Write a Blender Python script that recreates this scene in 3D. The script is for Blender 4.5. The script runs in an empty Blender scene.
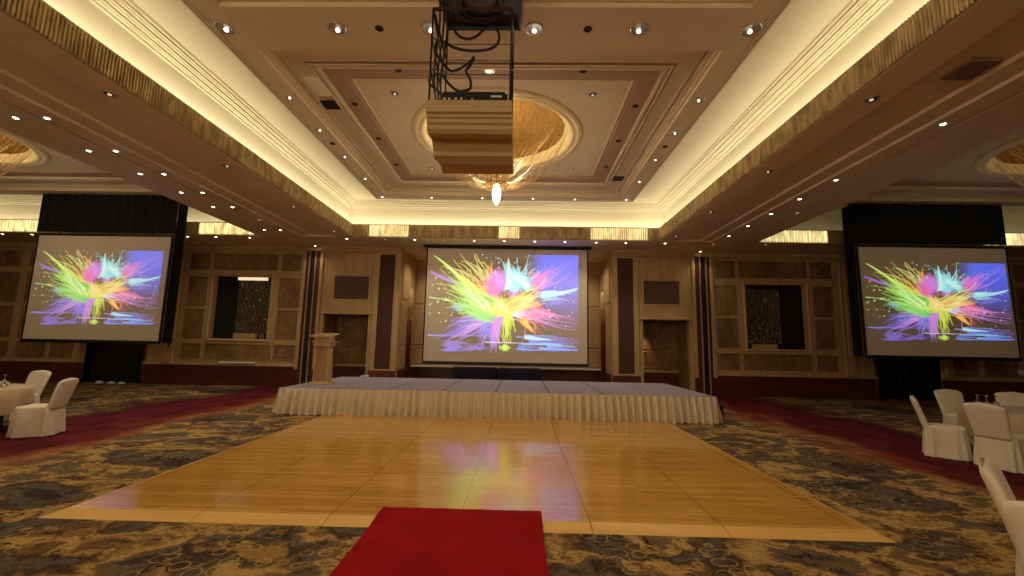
import bpy, math, random
import numpy as np
from mathutils import Vector, Matrix

random.seed(7)
SC = bpy.context.scene
COL = SC.collection
PI = math.pi

# ------------------------------------------------------------------ camera, world, exposure
FPX, YAW, PITCH, ROLL, CAMH, CAMX = 429.91, -0.0217, 0.1316, 0.0193, 1.65, 0.585
cy_, sy_, cp_, sp_ = math.cos(YAW), math.sin(YAW), math.cos(PITCH), math.sin(PITCH)
Fv = Vector((sy_ * cp_, cy_ * cp_, sp_))
Rv = Vector((cy_, -sy_, 0))
Uv = Rv.cross(Fv)
R2 = math.cos(ROLL) * Rv + math.sin(ROLL) * Uv
U2 = -math.sin(ROLL) * Rv + math.cos(ROLL) * Uv
cam = bpy.data.cameras.new('camera')
cam.sensor_width = 36
cam.lens = FPX / 1024 * 36
cam.clip_start = 0.05
cam.clip_end = 200
camo = bpy.data.objects.new('camera', cam)
COL.objects.link(camo)
mw = Matrix.Identity(4)
for i in range(3):
    mw[i][0] = R2[i]
    mw[i][1] = U2[i]
    mw[i][2] = -Fv[i]
mw[0][3], mw[1][3], mw[2][3] = CAMX, 0, CAMH
camo.matrix_world = mw
SC.camera = camo

w = bpy.data.worlds.new('world')
SC.world = w
w.use_nodes = True
w.node_tree.nodes['Background'].inputs[0].default_value = (0.9, 0.6, 0.4, 1)
w.node_tree.nodes['Background'].inputs[1].default_value = 0.01

vs = SC.view_settings
vs.view_transform = 'Standard'
vs.look = 'None'
vs.gamma = 1
vs.use_curve_mapping = False
vs.exposure = -0.12
SC.cycles.max_bounces = 7
SC.cycles.diffuse_bounces = 4
SC.cycles.sample_clamp_indirect = 4
SC.cycles.caustics_reflective = False
SC.cycles.caustics_refractive = False

WARM = (1.0, 0.85, 0.59)
COVE = (1.0, 0.90, 0.62)
P_DOWN = 75.0        # watts of a small lit downlight
P_BIG = 60.0         # watts of a big ceiling downlight
E_COVE = 11.5         # emission of the cove strips


def spot(name, loc, power, size=105, blend=0.9, color=WARM, aim=None, rad=0.05):
    l = bpy.data.lights.new(name, 'SPOT')
    l.energy = power
    l.spot_size = math.radians(size)
    l.spot_blend = blend
    l.color = color
    l.shadow_soft_size = rad
    o = bpy.data.objects.new(name, l)
    o.location = loc
    if aim is not None:
        d = Vector(aim) - Vector(loc)
        o.rotation_euler = d.to_track_quat('-Z', 'Y').to_euler()
    COL.objects.link(o)
    return o


def point(name, loc, power, color=WARM, rad=0.1):
    l = bpy.data.lights.new(name, 'POINT')
    l.energy = power
    l.color = color
    l.shadow_soft_size = rad
    o = bpy.data.objects.new(name, l)
    o.location = loc
    COL.objects.link(o)
    return o


# ------------------------------------------------------------------ mesh helpers
class MB:
    def __init__(self):
        self.v, self.f = [], []

    def add(self, vs, fs):
        n = len(self.v)
        self.v += [tuple(p) for p in vs]
        self.f += [tuple(i + n for i in f) for f in fs]
        return self

    def box(self, x0, x1, y0, y1, z0, z1):
        if x0 > x1: x0, x1 = x1, x0
        return self.add([(x0, y0, z0), (x1, y0, z0), (x1, y1, z0), (x0, y1, z0),
                         (x0, y0, z1), (x1, y0, z1), (x1, y1, z1), (x0, y1, z1)],
                        [(0, 3, 2, 1), (4, 5, 6, 7), (0, 1, 5, 4), (1, 2, 6, 5), (2, 3, 7, 6), (3, 0, 4, 7)])

    def bbox(self, x0, x1, y0, y1, z0, z1, b=0.01):
        """box with chamfered edges"""
        if x0 > x1: x0, x1 = x1, x0
        vs = []
        cx, cy, cz = (x0 + x1) / 2, (y0 + y1) / 2, (z0 + z1) / 2
        hx, hy, hz = (x1 - x0) / 2, (y1 - y0) / 2, (z1 - z0) / 2
        b = min(b, hx * .9, hy * .9, hz * .9)
        idx = {}
        for sx in (-1, 1):
            for sy in (-1, 1):
                for sz in (-1, 1):
                    for a in range(3):
                        d = [hx - b, hy - b, hz - b]
                        d[a] += b
                        idx[(sx, sy, sz, a)] = len(vs)
                        vs.append((cx + sx * d[0], cy + sy * d[1], cz + sz * d[2]))
        fs = []
        for a in range(3):
            o = [i for i in range(3) if i != a]
            for s in (-1, 1):
                q = []
                for t, u in ((-1, -1), (1, -1), (1, 1), (-1, 1)):
                    k = [0, 0, 0]
                    k[a], k[o[0]], k[o[1]] = s, t, u
                    q.append(idx[(k[0], k[1], k[2], a)])
                fs.append(q)
        for a in range(3):
            o = [i for i in range(3) if i != a]
            for t in (-1, 1):
                for u in (-1, 1):
                    q = []
                    for s, ax in ((-1, o[0]), (-1, o[1]), (1, o[1]), (1, o[0])):
                        k = [0, 0, 0]
                        k[a], k[o[0]], k[o[1]] = s, t, u
                        q.append(idx[(k[0], k[1], k[2], ax)])
                    fs.append(q)
        for sx in (-1, 1):
            for sy in (-1, 1):
                for sz in (-1, 1):
                    fs.append([idx[(sx, sy, sz, a)] for a in range(3)])
        return self.add(vs, fs)

    def quad(self, a, b, c, d):
        return self.add([a, b, c, d], [(0, 1, 2, 3)])

    def hrect(self, x0, x1, y0, y1, z):
        return self.quad((x0, y0, z), (x1, y0, z), (x1, y1, z), (x0, y1, z))

    def loft(self, rings, cap0=True, cap1=True, closed=True):
        n = len(rings[0])
        base = len(self.v)
        for r in rings:
            self.v += [tuple(p) for p in r]
        for k in range(len(rings) - 1):
            for i in range(n if closed else n - 1):
                j = (i + 1) % n
                self.f.append((base + k * n + i, base + k * n + j, base + (k + 1) * n + j, base + (k + 1) * n + i))
        if closed and cap0: self.f.append(tuple(base + i for i in reversed(range(n))))
        if closed and cap1: self.f.append(tuple(base + (len(rings) - 1) * n + i for i in range(n)))
        return self

    def lathe(self, prof, c=(0, 0, 0), n=32, caps=False):
        rings = []
        for r, z in prof:
            rings.append([(c[0] + r * math.cos(2 * PI * i / n), c[1] + r * math.sin(2 * PI * i / n), c[2] + z) for i in range(n)])
        return self.loft(rings, caps, caps)

    def tube(self, pts, r, n=6):
        pts = [Vector(p) for p in pts]
        rings = []
        prev = None
        for i, p in enumerate(pts):
            t = (pts[min(i + 1, len(pts) - 1)] - pts[max(i - 1, 0)])
            if t.length < 1e-9: t = Vector((0, 0, 1))
            t.normalize()
            if prev is None:
                a = Vector((0, 0, 1)) if abs(t.z) < .9 else Vector((1, 0, 0))
                u = t.cross(a).normalized()
            else:
                u = (prev - t * prev.dot(t))
                u = u.normalized() if u.length > 1e-6 else t.orthogonal().normalized()
            prev = u
            v = t.cross(u)
            rr = r[i] if isinstance(r, (list, tuple)) else r
            rings.append([p + rr * (math.cos(2 * PI * k / n) * u + math.sin(2 * PI * k / n) * v) for k in range(n)])
        return self.loft(rings)

    def rect_sweep(self, prof, x0, x1, y0, y1):
        rings = []
        for e, z in prof:
            rings.append([(x0 - e, y0 - e, z), (x1 + e, y0 - e, z), (x1 + e, y1 + e, z), (x0 - e, y1 + e, z)])
        return self.loft(rings, False, False)

    def rect_hole(self, x0, x1, y0, y1, cx, cy, r, z, n=96):
        angs = [2 * PI * i / n for i in range(n)]
        for X in (x0, x1):
            for Y in (y0, y1):
                angs.append(math.atan2(Y - cy, X - cx) % (2 * PI))
        angs = sorted(set(angs))
        inner, outer = [], []
        for a in angs:
            c, s = math.cos(a), math.sin(a)
            t = min(((x1 if c > 0 else x0) - cx) / c if abs(c) > 1e-9 else 1e9,
                    ((y1 if s > 0 else y0) - cy) / s if abs(s) > 1e-9 else 1e9)
            inner.append((cx + r * c, cy + r * s, z))
            outer.append((cx + t * c, cy + t * s, z))
        return self.loft([inner, outer], False, False)

    def build(self, name, mat, parent=None, smooth=False, loc=None):
        me = bpy.data.meshes.new(name)
        me.from_pydata(self.v, [], self.f)
        me.update()
        if mat is not None: me.materials.append(mat)
        if smooth:
            me.polygons.foreach_set('use_smooth', [True] * len(me.polygons))
        o = bpy.data.objects.new(name, me)
        COL.objects.link(o)
        if parent is not None: o.parent = parent
        if loc is not None: o.location = loc
        return o


LABELS = {}


def tag(o, label, cat, group=None, kind=None):
    o['label'] = label
    o['category'] = cat
    if group: o['group'] = group
    elif 'group' in o: del o['group']
    if kind: o['kind'] = kind
    return o


def thing(name, label, cat, loc=(0, 0, 0), rz=0, group=None):
    o = bpy.data.objects.new(name, None)
    o.empty_display_size = .1
    COL.objects.link(o)
    o.location = loc
    o.rotation_euler = (0, 0, rz)
    return tag(o, label, cat, group)


def struct(o):
    o['kind'] = 'structure'
    return o


def copy_tree(o, parent=None):
    c = o.copy()
    COL.objects.link(c)
    if parent is not None: c.parent = parent
    for ch in [x for x in COL.objects if x.parent == o]:
        copy_tree(ch, c)
    return c


ORD = ['nearest the camera', 'second', 'third', 'fourth', 'fifth', 'sixth', 'seventh', 'eighth', 'ninth', 'tenth']
NTH = ['first', 'second', 'third', 'fourth', 'fifth', 'sixth', 'seventh', 'eighth', 'ninth', 'tenth', 'eleventh', 'twelfth']


# ------------------------------------------------------------------ material helpers
def lin(c):
    return tuple(((x / 255) / 12.92 if x / 255 <= .04045 else ((x / 255 + .055) / 1.055) ** 2.4) for x in c)


class NT:
    def __init__(self, name):
        self.m = bpy.data.materials.new(name)
        self.m.use_nodes = True
        self.t = self.m.node_tree
        self.b = self.t.nodes['Principled BSDF']

    def n(self, typ, ins=None, **kw):
        nd = self.t.nodes.new(typ)
        for k, v in kw.items():
            setattr(nd, k, v)
        for k, v in (ins or {}).items():
            if isinstance(v, tuple) and len(v) == 2 and hasattr(v[0], 'outputs'):
                self.t.links.new(v[0].outputs[v[1]], nd.inputs[k])
            elif hasattr(v, 'outputs'):
                self.t.links.new(v.outputs[0], nd.inputs[k])
            else:
                nd.inputs[k].default_value = v
        return nd

    def link(self, a, out, b, inp):
        self.t.links.new(a.outputs[out], b.inputs[inp])

    def ramp(self, src, stops, interp='LINEAR', out=0):
        r = self.n('ShaderNodeValToRGB')
        cr = r.color_ramp
        cr.interpolation = interp
        while len(cr.elements) < len(stops):
            cr.elements.new(.5)
        for e, (p, c) in zip(cr.elements, stops):
            e.position = p
            e.color = (*c, 1) if len(c) == 3 else c
        self.link(src, out, r, 0)
        return r

    def set(self, **kw):
        for k, v in kw.items():
            self.b.inputs[k.replace('_', ' ')].default_value = v
        return self

    def color(self, nd, out=0):
        self.link(nd, out, self.b, 'Base Color')

    def bump(self, src, strength=.3, dist=.02, out=0):
        b = self.n('ShaderNodeBump', {'Strength': strength, 'Distance': dist})
        self.link(src, out, b, 'Height')
        self.link(b, 0, self.b, 'Normal')

    def coords(self, scale=(1, 1, 1), obj=True):
        if not obj:
            g = self.n('ShaderNodeNewGeometry')
            return self.n('ShaderNodeMapping', {'Vector': (g, 'Position'), 'Scale': scale})
        tc = self.n('ShaderNodeTexCoord')
        return self.n('ShaderNodeMapping', {'Vector': (tc, 'Object'), 'Scale': scale})


def plain(name, col, rough=.6, metal=0.0, var=.06, scale=4.0, spec=.4):
    t = NT(name)
    t.set(Roughness=rough, Metallic=metal)
    t.b.inputs['Specular IOR Level'].default_value = spec
    c = lin(col)
    mp = t.coords((scale,) * 3)
    nz = t.n('ShaderNodeTexNoise', {'Vector': mp, 'Scale': 1.0, 'Detail': 4.0})
    r = t.ramp(nz, [(.3, tuple(x * (1 - var) for x in c)), (.7, tuple(min(1, x * (1 + var)) for x in c))])
    t.color(r)
    return t.m


def wood(name, c1, c2, rough=.45, scale=(1, 1, 1), grain=18.0):
    t = NT(name)
    t.set(Roughness=rough)
    mp = t.coords(scale)
    nz = t.n('ShaderNodeTexNoise', {'Vector': mp, 'Scale': grain, 'Detail': 5.0, 'Distortion': .6})
    n2 = t.n('ShaderNodeTexNoise', {'Vector': mp, 'Scale': grain * .23, 'Detail': 2.0})
    mx = t.n('ShaderNodeMix', {'Factor': .5, 2: (nz, 0), 3: (n2, 0)}, data_type='FLOAT')
    r = t.ramp(mx, [(.35, lin(c1)), (.65, lin(c2))])
    t.color(r)
    return t.m


def emit(name, col, strength):
    t = NT(name)
    t.set(Roughness=.4)
    t.b.inputs['Base Color'].default_value = (*[min(1, c) for c in col], 1)
    t.b.inputs['Emission Color'].default_value = (*col, 1)
    t.b.inputs['Emission Strength'].default_value = strength
    return t.m


M = {}
M['ceiling'] = plain('ceiling_paint', (222, 202, 172), .75, var=.03, scale=2)
M['soffit'] = plain('soffit_paint', (224, 202, 170), .6, var=.05, scale=1.5)
M['taupe'] = plain('taupe_ceiling_paint', (176, 146, 122), .75, var=.03, scale=2)  # coffer ledge toned darker than the ceiling around it
M['cove'] = plain('cove_paint', (240, 232, 208), .8, var=.02)
M['cornice'] = plain('cornice_paint', (196, 160, 122), .6, var=.04)
M['light_wood'] = wood('light_maple_wood', (176, 142, 102), (198, 166, 124), .4, (1, 1, .12))
M['panel_wood'] = wood('burl_panel_wood', (104, 78, 48), (156, 122, 78), .5, (1, 1, .55), 9)
M['dark_wood'] = wood('mahogany_wood', (74, 34, 20), (102, 50, 28), .35, (.15, 1, 1))
M['dark'] = plain('black_void_cloth', (14, 12, 12), .9, var=.1)
M['black_cloth'] = plain('black_drape_cloth', (12, 11, 11), .95, var=.2, scale=3)
M['black_metal'] = plain('black_painted_metal', (22, 20, 19), .5, var=.1)
M['chrome'] = plain('brushed_chrome', (200, 195, 188), .35, .85)
M['satin'] = plain('satin_aluminium', (168, 156, 140), .5, .3)
M['white_cloth'] = plain('white_chair_cloth', (222, 210, 192), .85, var=.05, scale=6)
M['table_cloth'] = plain('champagne_table_cloth', (186, 164, 136), .6, var=.12, scale=9)
M['skirt'] = plain('cream_pleated_cloth', (206, 192, 166), .8, var=.05, scale=5)
M['navy'] = plain('navy_table_cloth', (34, 36, 66), .8, var=.15)
M['red'] = None
M['white'] = plain('white_plastic', (225, 220, 212), .5)
M['brown_grille'] = None


def mk_grille():
    t = NT('brown_slatted_fabric')
    t.set(Roughness=.7)
    tc = t.n('ShaderNodeTexCoord')
    wv = t.n('ShaderNodeTexWave', {'Vector': (tc, 'Object'), 'Scale': 6.0, 'Distortion': 0.0}, bands_direction='Z')
    r = t.ramp(wv, [(.25, lin((52, 28, 20))), (.75, lin((84, 48, 34)))])
    t.color(r)
    t.bump(wv, .5, .01)
    return t.m


M['brown_grille'] = mk_grille()
M['grey_screen_panel'] = plain('dark_taupe_speaker_cloth', (92, 72, 56), .8, var=.06, scale=30)


def mk_red():
    t = NT('red_carpet_pile')
    t.set(Roughness=.95)
    t.b.inputs['Specular IOR Level'].default_value = .1
    mp = t.coords((1, 1, 1))
    nz = t.n('ShaderNodeTexNoise', {'Vector': mp, 'Scale': 2.5, 'Detail': 3.0})
    n2 = t.n('ShaderNodeTexNoise', {'Vector': mp, 'Scale': 220.0, 'Detail': 2.0})
    mx = t.n('ShaderNodeMix', {'Factor': .35, 2: (nz, 0), 3: (n2, 0)}, data_type='FLOAT')
    r = t.ramp(mx, [(.35, lin((134, 10, 22))), (.65, lin((158, 15, 28)))])
    t.color(r)
    t.bump(n2, .3, .004)
    return t.m


M['red'] = mk_red()


def mk_carpet():
    t = NT('patterned_carpet')
    t.set(Roughness=.95)
    t.b.inputs['Specular IOR Level'].default_value = .1
    g = t.n('ShaderNodeNewGeometry')
    pos = t.n('ShaderNodeMapping', {'Vector': (g, 'Position'), 'Scale': (1, 1, 1)})
    warp = t.n('ShaderNodeTexNoise', {'Vector': pos, 'Scale': 2.2, 'Detail': 5.0, 'Roughness': .6})
    wv = t.n('ShaderNodeVectorMath', {0: (warp, 1), 1: (.7, .7, 0)}, operation='MULTIPLY')
    wp = t.n('ShaderNodeVectorMath', {0: (pos, 0), 1: (wv, 0)}, operation='ADD')
    st = t.n('ShaderNodeMapping', {'Vector': (wp, 0), 'Scale': (.7, 1.15, 1), 'Rotation': (0, 0, .25)})
    big = t.n('ShaderNodeTexNoise', {'Vector': st, 'Scale': .85, 'Detail': 8.0, 'Roughness': .6, 'Distortion': .25})
    base = t.ramp(big, [(.36, lin((48, 40, 36))), (.42, lin((88, 80, 70))), (.45, lin((58, 42, 32))), (.475, lin((112, 86, 54))),
                        (.505, lin((168, 138, 84))), (.53, lin((104, 78, 50))), (.555, lin((88, 80, 70))),
                        (.59, lin((52, 40, 34))), (.63, lin((138, 108, 64)))])
    # flower outlines on the darker grounds
    fl = t.n('ShaderNodeTexVoronoi', {'Vector': (pos, 0), 'Scale': 6.5, 'Randomness': .9})
    fe = t.ramp(fl, [(.38, (0, 0, 0)), (.43, (1, 1, 1)), (.45, (1, 1, 1)), (.50, (0, 0, 0))])
    reg = t.n('ShaderNodeTexNoise', {'Vector': pos, 'Scale': .8, 'Detail': 2.0})
    rr = t.ramp(reg, [(.47, (0, 0, 0)), (.56, (1, 1, 1))])
    fm = t.n('ShaderNodeMath', {0: (fe, 0), 1: (rr, 0)}, operation='MULTIPLY')
    fm2 = t.n('ShaderNodeMath', {0: (fm, 0), 1: .55}, operation='MULTIPLY')
    m1 = t.n('ShaderNodeMix', {'Factor': (fm2, 0), 6: (base, 0), 7: (*lin((176, 146, 92)), 1)}, data_type='RGBA')
    # dark leaf specks
    lf = t.n('ShaderNodeTexVoronoi', {'Vector': (wp, 0), 'Scale': 15.0, 'Randomness': 1.0})
    lr = t.ramp(lf, [(.22, (1, 1, 1)), (.3, (0, 0, 0))])
    reg2 = t.n('ShaderNodeTexNoise', {'Vector': (wp, 0), 'Scale': 1.7, 'Detail': 2.0})
    r2 = t.ramp(reg2, [(.55, (0, 0, 0)), (.62, (1, 1, 1))])
    lm = t.n('ShaderNodeMath', {0: (lr, 0), 1: (r2, 0)}, operation='MULTIPLY')
    m2 = t.n('ShaderNodeMix', {'Factor': (lm, 0), 6: (m1, 2), 7: (*lin((34, 20, 16)), 1)}, data_type='RGBA')
    # fine pile speckle
    fine = t.n('ShaderNodeTexNoise', {'Vector': pos, 'Scale': 38.0, 'Detail': 3.0})
    fr = t.ramp(fine, [(.3, (.8, .8, .8)), (.7, (1.45, 1.45, 1.42))])
    m3 = t.n('ShaderNodeMix', {'Factor': 1.0, 6: (m2, 2), 7: (fr, 0)}, data_type='RGBA', blend_type='MULTIPLY')
    # red runners along the bays
    sx = t.n('ShaderNodeSeparateXYZ', {0: (g, 'Position')})
    ax = t.n('ShaderNodeMath', {0: (sx, 0)}, operation='ABSOLUTE')
    wn = t.n('ShaderNodeTexNoise', {'Vector': t.n('ShaderNodeMapping', {'Vector': (g, 'Position'), 'Scale': (1.6, .5, 1)}), 'Scale': 1.0, 'Detail': 5.0})
    wm = t.n('ShaderNodeMath', {0: (wn, 0), 1: -.5}, operation='ADD')
    wm2 = t.n('ShaderNodeMath', {0: (wm, 0), 1: 2.2}, operation='MULTIPLY')
    axx = t.n('ShaderNodeMath', {0: (ax, 0), 1: (wm2, 0)}, operation='ADD')
    sc = t.n('ShaderNodeMath', {0: (axx, 0), 1: 12.0}, operation='DIVIDE')
    rc = t.ramp(sc, [(.0, lin((132, 84, 46))), (.51, lin((136, 84, 46))), (.54, lin((116, 46, 34))), (.58, lin((84, 24, 28))),
                     (.66, lin((92, 22, 36))), (.71, lin((66, 22, 26))), (.76, lin((56, 26, 24)))])
    rf = t.ramp(sc, [(.47, (0, 0, 0)), (.545, (1, 1, 1)), (.70, (1, 1, 1)), (.78, (0, 0, 0))])
    mot = t.n('ShaderNodeTexNoise', {'Vector': t.n('ShaderNodeMapping', {'Vector': (g, 'Position'), 'Scale': (2.2, 1.0, 1)}), 'Scale': 1.3, 'Detail': 7.0, 'Roughness': .65})
    mr = t.ramp(mot, [(.36, (.45, .42, .42)), (.62, (1.3, 1.3, 1.35))])
    rc2 = t.n('ShaderNodeMix', {'Factor': 1.0, 6: (rc, 0), 7: (mr, 0)}, data_type='RGBA', blend_type='MULTIPLY')
    m4 = t.n('ShaderNodeMix', {'Factor': (rf, 0), 6: (m3, 2), 7: (rc2, 2)}, data_type='RGBA')
    t.color(m4, 2)
    t.bump(fine, .2, .01)
    return t.m


M['carpet'] = mk_carpet()


def mk_parquet():
    t = NT('dance_floor_parquet')
    t.set(Roughness=.2)
    t.b.inputs['Specular IOR Level'].default_value = .5
    g = t.n('ShaderNodeNewGeometry')
    pos = t.n('ShaderNodeMapping', {'Vector': (g, 'Position'), 'Scale': (1, 1, 1)})
    br = t.n('ShaderNodeTexBrick', {'Vector': pos, 'Color1': (*lin((192, 142, 66)), 1), 'Color2': (*lin((208, 160, 82)), 1),
                                    'Mortar': (*lin((168, 112, 46)), 1), 'Scale': 1.0, 'Mortar Size': .0022, 'Bias': 0.0,
                                    'Brick Width': 1.22, 'Row Height': .1017}, offset=.37)
    gr = t.n('ShaderNodeMapping', {'Vector': (g, 'Position'), 'Scale': (1.4, 26, 1)})
    nz = t.n('ShaderNodeTexNoise', {'Vector': gr, 'Scale': 1.0, 'Detail': 5.0, 'Distortion': .5})
    nr = t.ramp(nz, [(.3, (.8, .76, .7)), (.7, (1.08, 1.06, 1.02))])
    mx = t.n('ShaderNodeMix', {'Factor': 1.0, 6: (br, 0), 7: (nr, 0)}, data_type='RGBA', blend_type='MULTIPLY')
    # panel joints every 1.22 m across the floor and 1.22 m along it
    sx = t.n('ShaderNodeSeparateXYZ', {0: (g, 'Position')})

    def joint(out, off, per, wd):
        a = t.n('ShaderNodeMath', {0: (sx, out), 1: off}, operation='ADD')
        m = t.n('ShaderNodeMath', {0: (a, 0), 1: per}, operation='PINGPONG')
        return t.n('ShaderNodeMath', {0: (m, 0), 1: wd}, operation='LESS_THAN')
    jx = joint(0, -.04, .61, .006)
    m2 = t.n('ShaderNodeMix', {'Factor': (jx, 0), 6: (mx, 2), 7: (*lin((140, 96, 44)), 1)}, data_type='RGBA')
    jy = joint(1, -4.3, .61, .008)
    m3 = t.n('ShaderNodeMix', {'Factor': (jy, 0), 6: (m2, 2), 7: (*lin((222, 176, 98)), 1)}, data_type='RGBA')
    t.color(m3, 2)
    rn = t.ramp(nz, [(.3, (.09, .09, .09)), (.7, (.15, .15, .15))])
    t.link(rn, 0, t.b, 'Roughness')
    return t.m


M['parquet'] = mk_parquet()
M['ramp_wood'] = wood('pale_edge_wood', (206, 158, 78), (226, 182, 100), .35, (.1, 1, 1), 14)
M['deck'] = plain('grey_deck_carpet', (142, 134, 152), .9, var=.08, scale=14)
M['deck_gap'] = plain('deck_edge_metal', (44, 38, 36), .6)
M['crystal'] = None


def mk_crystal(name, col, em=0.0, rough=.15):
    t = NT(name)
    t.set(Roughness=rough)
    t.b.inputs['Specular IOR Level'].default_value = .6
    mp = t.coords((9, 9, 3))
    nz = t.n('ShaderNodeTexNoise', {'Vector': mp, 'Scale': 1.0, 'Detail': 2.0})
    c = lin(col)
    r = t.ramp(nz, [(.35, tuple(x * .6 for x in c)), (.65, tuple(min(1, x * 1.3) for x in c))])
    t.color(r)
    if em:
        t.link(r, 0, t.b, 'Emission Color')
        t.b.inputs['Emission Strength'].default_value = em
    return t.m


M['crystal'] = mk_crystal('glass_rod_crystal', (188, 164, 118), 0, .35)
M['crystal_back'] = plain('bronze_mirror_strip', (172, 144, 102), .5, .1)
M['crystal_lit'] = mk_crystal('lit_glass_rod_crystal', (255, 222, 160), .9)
M['bead'] = mk_crystal('hanging_crystal_bead', (226, 190, 130), .05)
M['gold'] = plain('gold_leaf_dome', (172, 130, 64), .4, .5, var=.25, scale=9)
M['ring'] = plain('cream_gold_ring', (236, 214, 166), .5)
M['lens_on'] = emit('lit_lamp_lens', (1.0, .86, .66), 14.0)
M['lens_dim'] = emit('dim_lamp_lens', (1.0, .8, .55), .6)
M['bulb'] = emit('bright_bulb', (1.0, .88, .7), 6.0)
M['strip'] = emit('cove_led_strip', COVE, E_COVE)
M['lamp_glow'] = emit('glowing_crystal_lamp', (1.0, .8, .45), 4.0)
M['dark_spot'] = plain('dark_bronze_metal', (58, 40, 28), .4, .5)
M['glass'] = None


def mk_glass():
    t = NT('clear_glass')
    t.set(Roughness=.03, IOR=1.45)
    t.b.inputs['Transmission Weight'].default_value = 1.0
    t.b.inputs['Base Color'].default_value = (.92, .95, 1, 1)
    return t.m


M['glass'] = mk_glass()


def mk_screen(name, strength):
    t = NT(name)
    t.set(Roughness=.85)
    t.b.inputs['Base Color'].default_value = (*lin((214, 200, 186)), 1)
    a = t.n('ShaderNodeAttribute', attribute_name='splash')
    t.link(a, 'Color', t.b, 'Emission Color')
    t.b.inputs['Emission Strength'].default_value = strength
    return t.m


M['screen_cloth'] = plain('white_projection_cloth', (214, 200, 186), .85, var=.01)
M['picture_bright'] = mk_screen('projected_picture_bright', 1.25)
M['picture'] = mk_screen('projected_picture', .9)

# ================================================================== STRUCTURE
WALLY = 15.7
ZS = 5.14          # soffit
ZF = 6.07          # flat ceiling of the recess
XL, XR, YF, YB = -21.0, 21.0, -6.0, 19.0

fl = MB().box(XL, XR, YF, YB, -.1, 0)
struct(fl.build('floor', M['carpet']))

# ---- soffits and beams
R0 = (-5.13, 5.13, -5.0, 13.98)          # centre recess
RL = (-18.1, -8.3, -5.0, 13.98)
RR = (8.3, 18.1, -5.0, 13.98)

for side, s in (('left', -1), ('right', 1)):
    b = MB()
    prof = [(5.13, ZS), (5.66, ZS), (5.68, ZS + .07), (6.0, ZS + .07), (6.02, ZS + .09), (6.5, ZS + .09), (6.52, ZS + .04), (6.84, ZS + .04), (6.86, ZS),
            (7.205, ZS), (7.205, ZS + .12), (7.275, ZS + .12), (7.275, ZS), (8.3, ZS)]
    r0 = [(s * x, R0[2], z) for x, z in prof]
    r1 = [(s * x, R0[3], z) for x, z in prof]
    b.loft([r0, r1], closed=False)
    b.loft([r1, [(q[0], q[1], ZS - .001) for q in r1]], closed=False)
    b.hrect(s * 5.13, s * 8.3, YF, R0[2], ZS)
    b.hrect(s * 18.1, s * 21, YF, R0[3], ZS)
    struct(b.build('ceiling_beam_' + side, M['soffit']))
b = MB()
b.hrect(XL, XR, 13.98, WALLY + .05, ZS)
b.hrect(-5.13, 5.13, YF, -5.0, ZS)
b.hrect(-18.1, -8.3, YF, -5, ZS).hrect(8.3, 18.1, YF, -5, ZS)
struct(b.build('ceiling_soffit_back', M['soffit']))

# partition tracks (dark slot lined)
for side, s in (('left', -1), ('right', 1)):
    b = MB().box(s * 7.215, s * 7.265, R0[2] + .02, WALLY - .1, ZS + .06, ZS + .11)
    struct(b.build('trim_track_' + side, M['dark_spot']))

# ---- coved recesses
COFF_Y = [(-1.28, 5.14), (5.98, 12.40)]


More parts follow.
